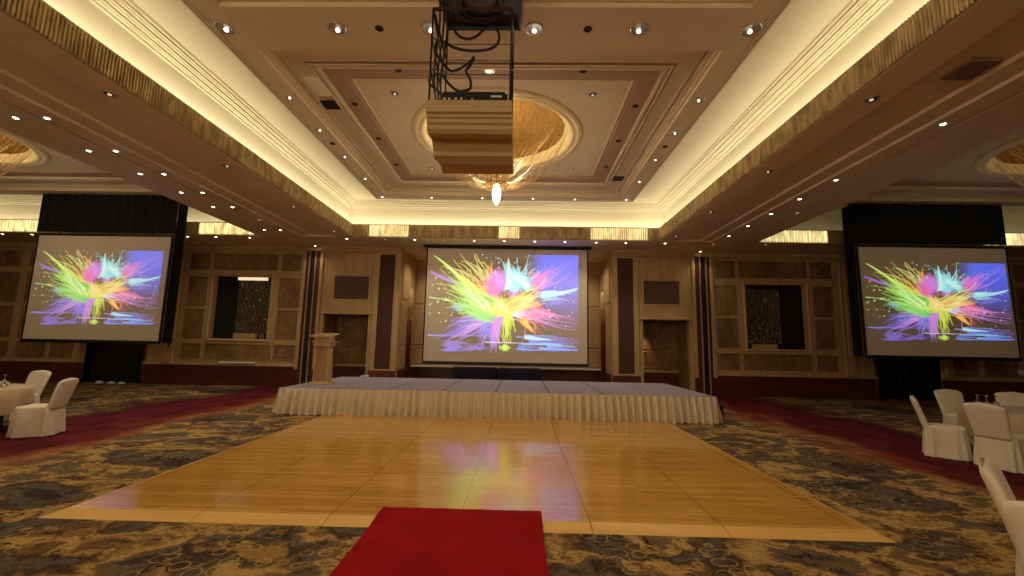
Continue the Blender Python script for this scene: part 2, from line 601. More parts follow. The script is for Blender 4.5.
def recess(tagname, x0, x1, y0, y1):
    cx = (x0 + x1) / 2
    hw = (x1 - x0) / 2
    # crystal backing face, lip and bright cove wall
    b = MB()
    b.rect_sweep([(.0, ZS), (.0, 5.58), (.02, 5.60), (.14, 5.60), (.14, 5.55), (.25, 5.55)], x0, x1, y0, y1)
    struct(b.build('ceiling_cove_lip_' + tagname, M['crystal_back']))
    b = MB()
    b.rect_sweep([(.25, 5.55), (.25, 6.20), (.20, 6.20), (.20, 6.235), (.16, 6.235), (.15, 6.25), (.12, 6.25), (.12, 6.285), (.08, 6.285), (.07, 6.30),
                  (.04, 6.30), (.04, 6.335), (.0, 6.335), (-.01, 6.35), (-.04, 6.35), (-.04, 6.385), (-.08, 6.385), (-.10, 6.42),
                  (-1.12, 6.42)], x0, x1, y0, y1)
    struct(b.build('ceiling_cove_' + tagname, M['cove']))
    b = MB()
    b.rect_sweep([(-1.12, 6.42), (-1.12, 6.12), (-1.14, 6.12), (-1.14, 6.09), (-1.16, 6.09), (-1.16, 6.07), (-1.19, 6.07), (-1.19, 6.085), (-1.205, 6.085), (-1.205, ZF), (-1.235, ZF),
                  (-1.235, 6.085), (-1.25, 6.085), (-1.25, ZF), (-1.28, ZF), (-1.28, 6.085), (-1.295, 6.085), (-1.295, ZF), (-1.32, ZF)], x0, x1, y0, y1)
    struct(b.build('ceiling_cove_edge_' + tagname, M['ceiling']))
    fx0, fx1, fy0, fy1 = x0 + 1.32, x1 - 1.32, y0 + 1.32, y1 - 1.32
    k0, k1 = cx - 3.54, cx + 3.54
    b = MB()
    ys = [fy0, COFF_Y[0][0], COFF_Y[0][1], COFF_Y[1][0], COFF_Y[1][1], fy1]
    for i in range(5):
        if i in (1, 3):
            b.hrect(fx0, k0, ys[i], ys[i + 1], ZF).hrect(k1, fx1, ys[i], ys[i + 1], ZF)
        else:
            b.hrect(fx0, fx1, ys[i], ys[i + 1], ZF)
    struct(b.build('ceiling_flat_' + tagname, M['ceiling']))
    for j, (ya, yb) in enumerate(COFF_Y):
        b = MB()
        prof = [(0, ZF), (-.01, 6.13), (-.05, 6.13), (-.05, 6.16), (-.09, 6.17), (-.13, 6.17), (-.13, 6.27), (-.165, 6.27), (-.165, 6.20), (-.21, 6.20),
                (-.22, 6.215), (-.49, 6.215), (-.49, 6.28), (-.52, 6.28), (-.52, 6.19), (-.56, 6.19), (-.565, 6.225), (-.57, 6.27), (-.595, 6.27), (-.60, 6.20), (-.65, 6.20), (-.65, 6.28), (-.67, 6.28), (-.67, 6.25),
                ]
        b.rect_sweep([(e, z) for e, z in prof], k0, k1, ya, yb)
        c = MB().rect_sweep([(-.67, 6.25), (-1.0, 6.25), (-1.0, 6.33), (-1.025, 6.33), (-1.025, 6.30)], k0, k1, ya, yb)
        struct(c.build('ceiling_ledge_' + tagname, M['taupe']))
        b.rect_sweep([(-1.025, 6.30), (-1.05, 6.30), (-1.07, 6.31), (-1.11, 6.31)], k0, k1, ya, yb)
        struct(b.build('ceiling_coffer_' + tagname, M['ceiling']))
        b = MB()
        b.rect_hole(k0 + 1.11, k1 - 1.11, ya + 1.11, yb - 1.11, cx, (ya + yb) / 2, 1.7, 6.31)
        struct(b.build('ceiling_panel_' + tagname, M['ceiling']))
        # gold dome above the round opening
        d = MB()
        d.lathe([(1.7, 6.31)] + [(1.7 * math.cos(a), 6.34 + .62 * math.sin(a)) for a in [i * PI / 2 / 10 for i in range(11)]][:-1] + [(.02, 6.96)],
                (cx, (ya + yb) / 2, 0), 64)
        struct(d.build('ceiling_dome_' + tagname, M['gold'], smooth=True))
    # led strip lying in the trough
    b = MB()
    b.rect_sweep([(.04, 5.605), (.13, 5.605)], x0, x1, y0, y1)
    o = b.build('cove_light_strip', {'centre': M['strip'], 'left': emit('cove_led_strip_left', COVE, E_COVE * .55), 'right': emit('cove_led_strip_dim', COVE, .9)}[tagname])
    return tag(o, {'centre': 'continuous cove light strip hidden round the centre ceiling recess',
                   'left': 'continuous cove light strip hidden round the left ceiling recess',
                   'right': 'continuous cove light strip hidden round the right ceiling recess'}[tagname], 'light strip')


recess('centre', *R0)
recess('left', *RL)
recess('right', *RR)

# roof slab above everything
struct(MB().box(XL, XR, YF, YB, 7.2, 7.3).build('ceiling', M['dark']))

# outer walls beyond the frame, close the room
struct(MB().box(XL - .1, XL, YF, YB, 0, 7.2).build('wall_left', M['panel_wood']))
struct(MB().box(XR, XR + .1, YF, YB, 0, 7.2).build('wall_right', M['panel_wood']))
struct(MB().box(XL, XR, YF - .1, YF, 0, 7.2).build('wall_front', M['panel_wood']))


# ---- crystal rod bands on the recess faces
def rod_band(mat, label, along, fixed, a0, a1, step, inward, group=None):
    """row of hanging glass rods; along = 'x' or 'y'"""
    b = MB()
    n = int((a1 - a0) / step)
    for i in range(n):
        a = a0 + (i + .5) * step
        r = step * .42
        zt, zb = 5.56, 5.155 + random.uniform(0, .012)
        ring = []
        for z, rr in ((zt, r * .6), (zt - .03, r), (5.36, r * .9), (zb + .03, r), (zb, r * .35)):
            pts = []
            for k in range(6):
                an = 2 * PI * k / 6 + .3
                da, dn = rr * math.cos(an), rr * math.sin(an)
                if along == 'y': pts.append((fixed + inward * .03 + dn, a + da, z))
                else: pts.append((a + da, fixed + inward * .03 + dn, z))
            ring.append(pts)
        b.loft(ring)
    o = b.build('crystal_rod_curtain', mat)
    return tag(o, label, 'crystal trim', group, 'stuff')


rod_band(M['crystal'], 'band of hanging glass rods along the left edge of the centre recess', 'y', -5.13, -4.5, 13.9, .048, 1)
rod_band(M['crystal'], 'band of hanging glass rods along the right edge of the centre recess', 'y', 5.13, -4.5, 13.9, .048, -1)
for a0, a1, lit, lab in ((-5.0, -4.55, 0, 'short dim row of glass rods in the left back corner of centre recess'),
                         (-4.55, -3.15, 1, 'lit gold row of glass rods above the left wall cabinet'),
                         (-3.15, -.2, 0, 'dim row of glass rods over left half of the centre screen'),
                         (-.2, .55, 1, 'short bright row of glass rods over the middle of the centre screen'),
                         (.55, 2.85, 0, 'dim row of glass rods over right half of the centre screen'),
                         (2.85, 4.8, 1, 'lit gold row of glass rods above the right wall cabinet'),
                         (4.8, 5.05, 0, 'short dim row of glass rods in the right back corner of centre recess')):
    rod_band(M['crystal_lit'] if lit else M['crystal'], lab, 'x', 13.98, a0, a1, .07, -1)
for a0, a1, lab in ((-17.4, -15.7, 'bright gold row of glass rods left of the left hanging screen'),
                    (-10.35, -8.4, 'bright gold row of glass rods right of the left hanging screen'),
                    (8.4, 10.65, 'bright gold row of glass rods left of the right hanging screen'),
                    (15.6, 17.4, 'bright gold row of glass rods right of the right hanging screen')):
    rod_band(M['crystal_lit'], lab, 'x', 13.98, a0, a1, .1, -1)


# ================================================================== BACK WALL
def frame_ring(b, x0, x1, z0, z1, y, wd, dp):
    """moulded ring standing proud of plane y towards the room"""
    rings = []
    for e, d in ((0, 0), (0, dp * .6), (-wd * .4, dp), (-wd * .7, dp * .5), (-wd, dp * .4), (-wd, 0)):
        rings.append([(x0 - e, y - d, z0 - e), (x1 + e, y - d, z0 - e), (x1 + e, y - d, z1 + e), (x0 - e, y - d, z1 + e)])
    b.loft(rings, False, False)


def panel(parent, x0, x1, z0, z1, y=WALLY, mat='panel_wood', name='wall_panel'):
    if x0 > x1: x0, x1 = x1, x0
    b = MB()
    frame_ring(b, x0, x1, z0, z1, y, .05, .035)
    b.quad((x0 + .05, y - .012, z0 + .05), (x1 - .05, y - .012, z0 + .05), (x1 - .05, y - .012, z1 - .05), (x0 + .05, y - .012, z1 - .05))
    return b.build(name, M[mat], parent)


for side, s in (('left', -1), ('right', 1)):
    # ---------- side bay wall, from the jamb outwards
    W0, W1 = 7.57, 20.95
    N0, N1, NZ0, NZ1 = 8.74, 10.90, 1.68, 4.0       # mirror niche
    D0, D1, DZ = 13.22, 15.37, 2.2                  # dark doorway
    b = MB()
    y0, y1 = WALLY, WALLY + .25
    b.box(s * W0, s * N0, y0, y1, 0, ZS).box(s * N1, s * D0, y0, y1, 0, ZS).box(s * D1, s * W1, y0, y1, 0, ZS)
    b.box(s * N0, s * N1, y0, y1, 0, NZ0).box(s * N0, s * N1, y0, y1, NZ1, ZS)
    b.box(s * D0, s * D1, y0, y1, DZ, ZS)
    wallo = struct(b.build('wall_back_' + side, M['light_wood']))
    # panels
    xs_top = [(7.68, 8.38), (8.55, 10.98), (11.12, 11.88)]
    for a, c in xs_top: panel(wallo, s * a, s * c, 4.24, 4.86)
    for a, c in ((7.66, 8.42), (11.14, 11.86)):
        panel(wallo, s * a, s * c, 2.86, 3.96)
        panel(wallo, s * a, s * c, 1.70, 2.76)
        panel(wallo, s * a, s * c, .93, 1.50)
    panel(wallo, s * 8.55, s * 10.98, .93, 1.50)
    for a, c in ((15.85, 16.75), (16.95, 18.1), (18.35, 19.6), (19.75, 20.8)):
        panel(wallo, s * a, s * c, 4.24, 4.86)
        panel(wallo, s * a, s * c, 2.9, 4.02)
        panel(wallo, s * a, s * c, 1.60, 2.76)
        panel(wallo, s * a, s * c, .86, 1.45)
    panel(wallo, s * 13.3, s * 15.3, 4.24, 4.86)
    panel(wallo, s * 13.3, s * 15.3, 2.6, 4.05)
    # half columns either side of the doorway
    for a in (12.3, 15.6):
        c = MB()
        c.bbox(s * (a - .22), s * (a + .22), WALLY - .1, WALLY, .72, 4.9, .03)
        c.bbox(s * (a - .12), s * (a + .12), WALLY - .16, WALLY - .1, .8, 4.8, .03)
        c.build('pilaster', M['light_wood'], wallo)
    # mahogany wainscot with a rail
    wb = MB()
    for a, c in ((W0, D0), (D1, W1)):
        wb.box(s * a, s * c, WALLY - .03, WALLY, 0, .7)
        wb.box(s * a, s * c, WALLY - .05, WALLY, 0, .12)
    wb.build('wainscot', M['dark_wood'], wallo)
    wr = MB()
    for a, c in ((W0, D0), (D1, W1)):
        wr.bbox(s * a, s * c, WALLY - .06, WALLY, .7, .78, .015)
    wr.build('dado_rail', M['light_wood'], wallo)
    ck = MB()
    ck.bbox(s * W0, s * W1, WALLY - .16, WALLY, 5.02, ZS, .02).bbox(s * W0, s * W1, WALLY - .09, WALLY, 4.94, 5.02, .02)
    ck.build('cornice', M['light_wood'], wallo)
    # dark doorway recess
    d = MB()
    d.box(s * D0, s * D1, WALLY + .22, WALLY + .26, 0, DZ)
    do = struct(d.build('door_' + ('1' if s < 0 else '2'), M['dark']))
    fr = MB()
    fr.bbox(s * (D0 - .1), s * D0, WALLY - .05, WALLY + .2, 0, DZ + .1, .01).bbox(s * D1, s * (D1 + .1), WALLY - .05, WALLY + .2, 0, DZ + .1, .01)
    fr.bbox(s * D0, s * D1, WALLY - .05, WALLY + .2, DZ, DZ + .1, .01)
    fr.build('door_frame', M['dark_wood'], do)
    lf = MB()
    xm = (D0 + D1) / 2
    for a, c in ((D0 + .02, xm - .01), (xm + .01, D1 - .02)):
        lf.bbox(s * a, s * c, WALLY + .16, WALLY + .21, .02, DZ - .02, .01)
        frame_ring(lf, min(s * a, s * c) + .15, max(s * a, s * c) - .15, .3, DZ - .25, WALLY + .16, .05, .02)
    lf.build('door_leaf', M['black_metal'], do)
    # niche: dark mirror, casing, ledge
    n = MB()
    n.box(s * N0, s * N1, WALLY + .22, WALLY + .25, NZ0, NZ1)
    no = struct(n.build('window_' + ('1' if s < 0 else '2'), None))
    c = MB()
    frame_ring(c, min(s * N0, s * N1) - .09, max(s * N0, s * N1) + .09, NZ0 - .09, NZ1 + .09, WALLY, .09, .05)
    c.build('window_frame', M['light_wood'], no)
    no.data.materials.append(M['dark'])

    # ---------- jamb with the folding wall posts
    jb = MB()
    jb.box(s * 6.81, s * 7.57, WALLY, WALLY + .25, 0, ZS)
    jo = struct(jb.build('wall_jamb_' + side, M['dark_wood']))
    q = MB()
    q.bbox(s * 6.81, s * 6.93, WALLY - .08, WALLY, .62, 5.0, .015).bbox(s * 7.47, s * 7.58, WALLY - .08, WALLY, .62, 5.0, .015)
    q.bbox(s * 6.81, s * 7.58, WALLY - .09, WALLY, 5.0, ZS, .015)
    q.build('jamb_frame', M['light_wood'], jo)
    for a in (7.115, 7.345):
        MB().bbox(s * (a - .02), s * (a + .02), WALLY - .06, WALLY, 0, 5.0, .006).build('chrome_post', M['satin'], jo)
    MB().box(s * 7.16, s * 7.30, WALLY - .03, WALLY, 0, 5.0).build('jamb_groove', M['dark_spot'], jo)

    # ---------- cabinet bay between jamb and pilaster
    C0, C1 = 4.85, 6.81
    b = MB()
    b.box(s * C0, s * C1, WALLY, WALLY + .2, 2.65, ZS)
    b.box(s * C0, s * (C0 + .16), WALLY, WALLY + .2, 0, 2.65).box(s * (C1 - .12), s * C1, WALLY, WALLY + .2, 0, 2.65)
    bo = struct(b.build('wall_bay_' + side, M['light_wood']))
    p = MB()
    frame_ring(p, min(s * 5.02, s * 6.4), max(s * 5.02, s * 6.4), 3.17, 4.12, WALLY, .05, .03)
    p.build('panel_frame', M['light_wood'], bo)
    p = MB().box(s * 5.07, s * 6.35, WALLY - .012, WALLY, 3.22, 4.07)
    p.build('speaker_cloth_panel', M['grey_screen_panel'], bo)
    p = MB()
    frame_ring(p, min(s * 4.95, s * 6.7), max(s * 4.95, s * 6.7), 2.72, 4.82, WALLY, .04, .025)
    p.bbox(s * C0, s * C1, WALLY - .06, WALLY, 2.65, 2.71, .015)
    p.build('panel_moulding', M['light_wood'], bo)
    # recess under the cabinet
    r = MB()
    yb = 16.95
    r.box(s * (C0 - .1), s * (C1 + .1), yb, yb + .15, 0, 2.9)
    r.box(s * (C0 + .08), s * (C0 + .16), WALLY + .2, yb, 0, 2.65).box(s * (C1 - .12), s * (C1 - .04), WALLY + .2, yb, 0, 2.65)
    r.box(s * C0, s * C1, WALLY + .2, yb, 2.65, 2.75)
    ro = struct(r.build('wall_recess_' + side, M['panel_wood']))
    pxs = ((5.06, 5.5), (5.62, 6.58))
    for a, c in pxs:
        panel(ro, s * a, s * c, .85, 1.5, yb)
        panel(ro, s * a, s * c, 1.6, 2.5, yb)
    MB().box(s * (C0 + .16), s * (C1 - .12), yb - .03, yb, 0, .7).build('wainscot', M['dark_wood'], ro)
    MB().bbox(s * (C0 + .16), s * (C1 - .12), yb - .06, yb, .7, .78, .01).build('dado_rail', M['light_wood'], ro)
    # ---------- pilaster
    b = MB()
    b.bbox(s * 3.9, s * C0, WALLY - .1, WALLY + .2, 0, ZS, .01)
    po = struct(b.build('wall_pilaster_' + side, M['light_wood']))
    p = MB()
    frame_ring(p, min(s * 4.06, s * 4.70), max(s * 4.06, s * 4.70), .66, 4.92, WALLY - .1, .04, .03)
    p.build('pilaster_moulding', M['light_wood'], po)
    MB().box(s * 4.10, s * 4.66, WALLY - .112, WALLY - .1, .68, 4.88).build('slatted_panel', M['brown_grille'], po)
    MB().bbox(s * 3.88, s * 4.87, WALLY - .14, WALLY - .1, 0, .64, .01).build('wainscot', M['dark_wood'], po)
    # ---------- alcove side wall
    b = MB()
    b.box(s * 3.9, s * 4.1, WALLY + .2, 18.0, 0, ZS)
    ao = struct(b.build('wall_alcove_' + side, M['light_wood']))
    for (ya, yc) in ((15.95, 16.75), (17.35, 17.85)):
        for za, zc in ((.8, 1.5), (1.6, 3.2), (3.3, 4.7)):
            q = MB()
            q.bbox(s * 3.9, s * 3.87, ya, yc, za, zc, .01)
            q.build('wall_panel', M['light_wood'], ao)
    MB().box(s * 3.86, s * 3.9, WALLY + .2, 18.0, 0, .66).build('wainscot', M['dark_wood'], ao)
    q = MB()
    q.lathe([(.12, .0), (.12, 2.5), (.1, 2.55)], (s * 3.86, 17.05, .0), 16, True)
    q.build('half_column', M['dark_wood'], ao, True)
    q = MB()
    q.lathe([(.03, 0), (.12, .05), (.13, .6), (.12, 1.2), (.05, 1.26)], (s * 3.86, 17.05, 2.56), 16, True)
    q.build('column_cap', M['light_wood'], ao, True)

# alcove back wall and header
b = MB()
b.box(-4.0, 4.0, 18.0, 18.2, 0, ZS + .3)
ab = struct(b.build('wall_alcove_back', M['light_wood']))
for a, c in ((-3.85, -3.35), (-3.2, -1.1), (-1.0, 1.0), (1.1, 3.2), (3.35, 3.85)):
    panel(ab, a, c, .85, 1.5, 18.0, 'light_wood')
    panel(ab, a, c, 1.6, 3.2, 18.0, 'light_wood')
    panel(ab, a, c, 3.3, 4.7, 18.0, 'light_wood')
MB().box(-3.9, 3.9, 17.96, 18.0, 0, .68).build('wainscot', M['dark_wood'], ab)
MB().bbox(-3.9, 3.9, 17.8, 18.0, .68, .75, .01).build('sill_board', M['white'], ab)
struct(MB().box(-4.1, 4.1, WALLY, 18.2, ZS, ZS + .1).build('ceiling_alcove', M['soffit']))
# cornice over the centre bays
for side, s in (('left', -1), ('right', 1)):
    k = MB()
    for (d, z0, z1) in ((.30, 5.06, 5.14), (.24, 5.0, 5.06), (.17, 4.95, 5.0)):
        k.bbox(s * 3.86, s * 6.85, WALLY - d, WALLY + .1, z0, z1, .015)
    struct(k.build('trim_cornice_' + side, M['cornice']))

# ------------------------------------------------------------------ beads standing in for reflected lights, and bits, in the two mirror niches
for side, s in (('left', -1), ('right', 1)):
    b = MB()
    xa, xb = (s * 8.86, s * 10.05)
    rnd = random.Random(3 + s)
    for i in range(24):
        x = xa + (xb - xa) * (i + .5) / 24
        b.box(x - .0015, x + .0015, WALLY + .157, WALLY + .160, 1.86, 3.86)
        for k in range(20):
            if rnd.random() < .84: continue
            z = 1.9 + 1.94 * (k + rnd.random() * .7) / 20
            r = rnd.choice((.006, .008, .012, .022))
            b.add([(x + r, WALLY + .158, z), (x - r, WALLY + .158, z), (x, WALLY + .158 + r, z), (x, WALLY + .158 - r, z), (x, WALLY + .158, z + r * 1.3), (x, WALLY + .158, z - r * 1.3)],
                  [(0, 2, 4), (2, 1, 4), (1, 3, 4), (3, 0, 4), (2, 0, 5), (1, 2, 5), (3, 1, 5), (0, 3, 5)])
    o = b.build('bead_curtain', M['bead'])
    tag(o, 'sparkling bead curtain hanging in the dark niche of the %s wall' % side, 'bead curtain', None, 'stuff')
t = thing('niche_light', 'pale lit strip light at the top of the left wall niche', 'light', (-9.3, 15.8, 3.852))
MB().bbox(-.75, .35, -.05, .05, .02, .12, .01).build('diffuser', emit('niche_light_glow', (1, .82, .52), .9), t)  # glowing strip set under the niche top
MB().bbox(-.78, .38, -.06, .06, .12, .14, .005).build('housing', M['white'], t)
t = thing('wooden_box', 'low wooden box on the ledge of the left wall niche', 'box', (-9.55, 15.775, 1.683))
MB().bbox(-.42, .42, -.1, .05, 0, .18, .01).build('body', M['light_wood'], t)
MB().bbox(-.43, .43, -.11, .06, .18, .2, .005).build('lid', M['light_wood'], t)
for i, x in enumerate((-9.02, -8.93)):
    b = MB().lathe([(.03, 0), (.032, .14), (.022, .16), (.022, .2), (.0, .2)], (0, 0, 0), 14)
    o = b.build('gold_candle_holder', M['gold'], None, True, (x, 15.80, 1.683))
    tag(o, 'small gold holder in left niche, %s the wooden box' % ('next to' if i == 0 else 'farther from'), 'candle holder')
t = thing('wooden_box', 'low wooden box on the ledge of the right wall niche', 'box', (9.35, 15.775, 1.683))
MB().bbox(-.42, .42, -.1, .05, 0, .14, .01).build('body', M['light_wood'], t)
MB().bbox(-.43, .43, -.11, .06, .14, .16, .005).build('lid', M['light_wood'], t)
t = thing('wall_ledge', 'white strip ledge fixed on the left wall below the niche', 'shelf', (-9.65, WALLY - .06, .79))
MB().bbox(-.64, .64, -.12, .0, 0, .06, .015).build('board', M['white'], t)
for k in (-.48, .48): MB().bbox(k - .02, k + .02, -.08, 0, -.05, 0, .005).build('bracket', M['white'], t)
t = thing('wall_lamp', 'small round white lamp low on the right wall at picture edge', 'lamp', (18.15, WALLY - .04, 1.02))
MB().lathe([(.0, .08), (.08, .06), (.12, 0), (.1, -.03), (0, -.04)], (0, 0, 0), 20).build('globe', M['white'], t, True).rotation_euler = (PI / 2, 0, 0)
MB().lathe([(.13, -.05), (.13, -.03), (.0, -.03)], (0, 0, 0), 20).build('backplate', M['chrome'], t, True).rotation_euler = (PI / 2, 0, 0)
t = thing('door_handle', 'dark upright pull handle on the column beside the left screen', 'handle', (-12.18, WALLY - .16, 1.55))
MB().bbox(-.03, .03, -.05, .0, -.2, .2, .01).build('grip', M['black_metal'], t)


# ================================================================== SCREENS
def splash(W=340, Hh=232):
    asp = 1.468
    U, V = np.meshgrid(np.linspace(0, asp, W), np.linspace(0, 1, Hh))
    img = np.zeros((Hh, W, 3))
    rnd = np.random.RandomState(11)

    def C(*c): return np.array(lin(c))

    def over(a, col):
        nonlocal img
        a = np.clip(a, 0, 1)[..., None]
        img = img * (1 - a) + a * col

    def blob(x, y, rx, ry, col, soft=.5, amt=1.0, wob=.15, seed=0, rot=0):
        r = np.random.RandomState(seed)
        dx, dy = U - x, V - y
        c, s = math.cos(rot), math.sin(rot)
        dx, dy = c * dx + s * dy, -s * dx + c * dy
        th = np.arctan2(dy / ry, dx / rx)
        wv = sum(r.uniform(-1, 1) * np.cos(k * th + r.uniform(0, 6)) / k ** .5 for k in range(2, 16))
        d = np.hypot(dx / rx, dy / ry) - wob * wv
        over(np.clip((1 - d) / soft, 0, 1) * amt, col)

    def line(x0, y0, x1, y1, w0, col, amt=1.0, curve=0.0, w1=0.0):
        L = math.hypot(x1 - x0, y1 - y0)
        ca, sa = (x1 - x0) / L, (y1 - y0) / L
        dx, dy = U - x0, V - y0
        t = (dx * ca + dy * sa) / L
        tc = np.clip(t, 0, 1)
        n = -dx * sa + dy * ca - curve * 4 * tc * (1 - tc) * L
        wd = np.maximum(w0 + (w1 - w0) * tc, .0028)
        over(np.clip(1.5 - np.abs(n) / wd, 0, 1) * ((t > 0) & (t < 1)) * amt, col)

    def fan(x0, y0, x1, y1, spread, n, w, cols, amt=.9, jit=.04, lo=.45):
        """n strokes leaving (x0,y0) towards (x1,y1)"""
        L = math.hypot(x1 - x0, y1 - y0)
        a0 = math.atan2(y1 - y0, x1 - x0)
        for i in range(n):
            a = a0 + rnd.normal(0, spread)
            l = L * rnd.uniform(lo, 1.08)
            sx, sy = x0 + rnd.normal(0, jit), y0 + rnd.normal(0, jit)
            line(sx, sy, sx + l * math.cos(a), sy + l * math.sin(a), w * rnd.uniform(.4, 1.2), C(*cols[rnd.randint(len(cols))]), amt * rnd.uniform(.75, 1), rnd.normal(0, .06))

    # blue field upper right, thinning towards the middle
    g = np.clip((U - .98) / .18, 0, 1) * np.clip((.62 - V) / .42, 0, 1)
    over(g * .98, C(20, 96, 255))
    g = np.clip((U - 1.0) / .3, 0, 1) * np.clip((.8 - V) / .4, 0, 1)
    over(g * .4, C(50, 64, 210))
    # lavender sheets on the left water
    blob(.42, .72, .3, .11, C(84, 80, 206), .8, .85, .35, 1, -.25)
    blob(.55, .72, .14, .13, C(96, 100, 226), .8, .7, .35, 24)
    fan(.68, .62, .16, .84, .10, 16, .022, [(120, 110, 226), (90, 96, 214), (146, 112, 226)], .8, .03)
    fan(.5, .64, .2, .82, .1, 8, .016, [(206, 120, 220), (170, 120, 230)], .85, .05)
    fan(.64, .66, .56, .92, .12, 10, .026, [(104, 108, 224), (140, 130, 236)], .8, .05)
    blob(.3, .55, .1, .05, C(84, 130, 226), .7, .8, .3, 2)
    line(.0, .19, .24, .29, .014, C(120, 76, 186), .8, .02, .02)
    line(.06, .22, .28, .31, .008, C(150, 110, 214), .7, .02, .012)
    # far rays
    fan(1.05, .36, 1.46, .05, .05, 5, .012, [(176, 130, 236), (150, 120, 236)], .8, .02, .8)
    fan(1.04, .3, 1.22, .12, .3, 12, .022, [(206, 100, 200), (226, 120, 200)], .85, .03)
    blob(1.06, .24, .085, .075, C(220, 104, 204), .5, .95, .3, 3, -.4)
    blob(1.06, .36, .06, .07, C(214, 90, 130), .6, .9, .3, 4)
    # orange and yellow fans, upper left
    fan(.66, .5, .30, .2, .18, 34, .02, [(236, 150, 40), (250, 206, 70), (206, 96, 40), (226, 220, 90), (244, 176, 56)], .9, .03)
    fan(.62, .36, .54, .06, .16, 16, .016, [(240, 150, 40), (214, 104, 50), (250, 196, 80)], .9, .03)
    fan(.6, .3, .34, .02, .3, 18, .006, [(226, 226, 130), (250, 210, 100), (190, 220, 120)], .9, .06, .5)
    # violet-pink heart
    blob(.66, .30, .13, .165, C(222, 96, 206), .45, .97, .12, 6, .1)
    blob(.615, .36, .06, .11, C(226, 76, 150), .8, .8, .2, 7)
    blob(.70, .27, .08, .13, C(186, 130, 240), .9, .8, .2, 8)
    blob(.85, .4, .12, .07, C(214, 110, 190), .7, .9, .3, 25)
    # aqua crown
    fan(.84, .34, .78, .03, .13, 18, .02, [(96, 214, 236), (150, 240, 232), (70, 180, 236)], .92, .04)
    fan(.86, .34, 1.02, .08, .2, 18, .010, [(130, 232, 236), (90, 190, 240), (214, 250, 240)], .9, .05)
    blob(.88, .25, .13, .1, C(126, 228, 236), .5, .95, .35, 9, .75)
    blob(.92, .28, .13, .05, C(206, 250, 240), .6, .9, .35, 10, .65)
    line(.78, .36, .775, .04, .03, C(196, 250, 240), .9, .02, .004)
    # red-orange mass and pink spray on the right
    blob(1.04, .56, .12, .07, C(236, 96, 76), .5, .95, .3, 11)
    blob(1.16, .6, .09, .05, C(220, 90, 160), .6, .9, .35, 12, .3)
    fan(.9, .55, 1.45, .71, .06, 10, .012, [(226, 100, 186), (240, 150, 206), (190, 110, 220)], .88, .03, .5)
    fan(.8, .6, 1.1, .7, .1, 8, .012, [(255, 214, 206), (230, 230, 250)], .9, .03)
    blob(1.24, .49, .1, .03, C(104, 110, 226), .6, .85, .35, 13)
    fan(1.0, .62, 1.14, .84, .2, 8, .012, [(226, 110, 90), (206, 90, 150)], .85, .04)
    blob(.95, .7, .1, .035, C(240, 150, 56), .5, .95, .4, 14, .75)
    line(.93, .67, 1.03, .79, .03, C(250, 190, 80), .95, .0, .003)
    # green wing
    fan(.66, .58, .24, .4, .14, 60, .02, [(100, 220, 50), (150, 232, 60), (70, 200, 60), (190, 244, 140), (110, 220, 90)], .92, .045)
    fan(.6, .6, .24, .55, .12, 22, .014, [(110, 220, 60), (150, 230, 110), (90, 200, 110)], .9, .04)
    line(.5, .46, .03, .02, .036, C(140, 226, 70), 1, .03, .003)
    line(.42, .38, .05, .03, .016, C(206, 244, 120), 1, .03, .003)
    fan(.4, .36, .18, .12, .25, 12, .008, [(150, 228, 70), (220, 230, 100)], .9, .04)
    blob(.46, .46, .2, .07, C(140, 226, 90), .45, .9, .5, 15, .72)
    blob(.47, .47, .18, .045, C(200, 240, 180), .7, .85, .5, 16, .72)
    fan(.6, .56, .36, .36, .1, 14, .01, [(226, 250, 200), (90, 190, 60), (240, 250, 160)], .8, .03)
    line(.0, .455, .26, .485, .006, C(176, 230, 130), .95)
    blob(.17, .477, .035, .014, C(150, 236, 110), .4, 1, .2, 17)
    # yellow wing to the right
    fan(.74, .58, 1.08, .4, .13, 40, .018, [(236, 236, 90), (250, 240, 150), (206, 230, 70), (250, 206, 100)], .92, .03)
    blob(.93, .49, .16, .04, C(244, 238, 160), .5, .9, .5, 18, -.42)
    fan(.78, .56, 1.05, .46, .15, 14, .008, [(206, 170, 60), (250, 250, 210), (236, 140, 80)], .85, .03)
    blob(.98, .53, .12, .03, C(250, 200, 120), .6, .8, .35, 19, -.2)
    # mint arm
    line(1.1, .42, 1.465, .34, .03, C(140, 236, 236), 1, .04, .004)
    line(1.13, .39, 1.44, .35, .014, C(220, 252, 244), 1, .04, .003)
    fan(1.12, .42, 1.4, .4, .16, 12, .008, [(110, 200, 244), (170, 236, 240)], .9, .03, .4)
    # hot centre and drips
    blob(.71, .55, .09, .1, C(250, 214, 96), .7, .95, .35, 20)
    blob(.72, .54, .07, .08, C(255, 246, 210), .9, .9, .45, 21)
    fan(.71, .55, .71, .42, .5, 18, .008, [(255, 236, 140), (250, 190, 90)], .9, .03)
    fan(.73, .6, .755, .9, .10, 18, .009, [(186, 236, 60), (236, 226, 80), (120, 216, 60)], .95, .03, .6)
    fan(.78, .62, .84, .8, .2, 10, .012, [(206, 236, 70), (246, 206, 70)], .92, .03)
    fan(.68, .66, .65, .98, .06, 12, .014, [(226, 120, 206), (176, 120, 236)], .88, .02, .7)
    # water line and reflections
    line(0, .838, .62, .832, .007, C(120, 120, 240), .95)
    line(.56, .895, 1.3, .905, .005, C(206, 210, 250), .9)
    for i in range(22):
        x, y = rnd.uniform(.84, 1.25), rnd.uniform(.82, .97)
        line(x, y, x + rnd.uniform(.15, .4), y + rnd.uniform(-.005, .02), rnd.uniform(.006, .016), C(*[(76, 120, 240), (96, 86, 214), (120, 200, 250), (90, 150, 240)][i % 4]), .85)
    line(.95, .84, 1.2, .862, .018, C(176, 236, 250), .95, 0, .004)
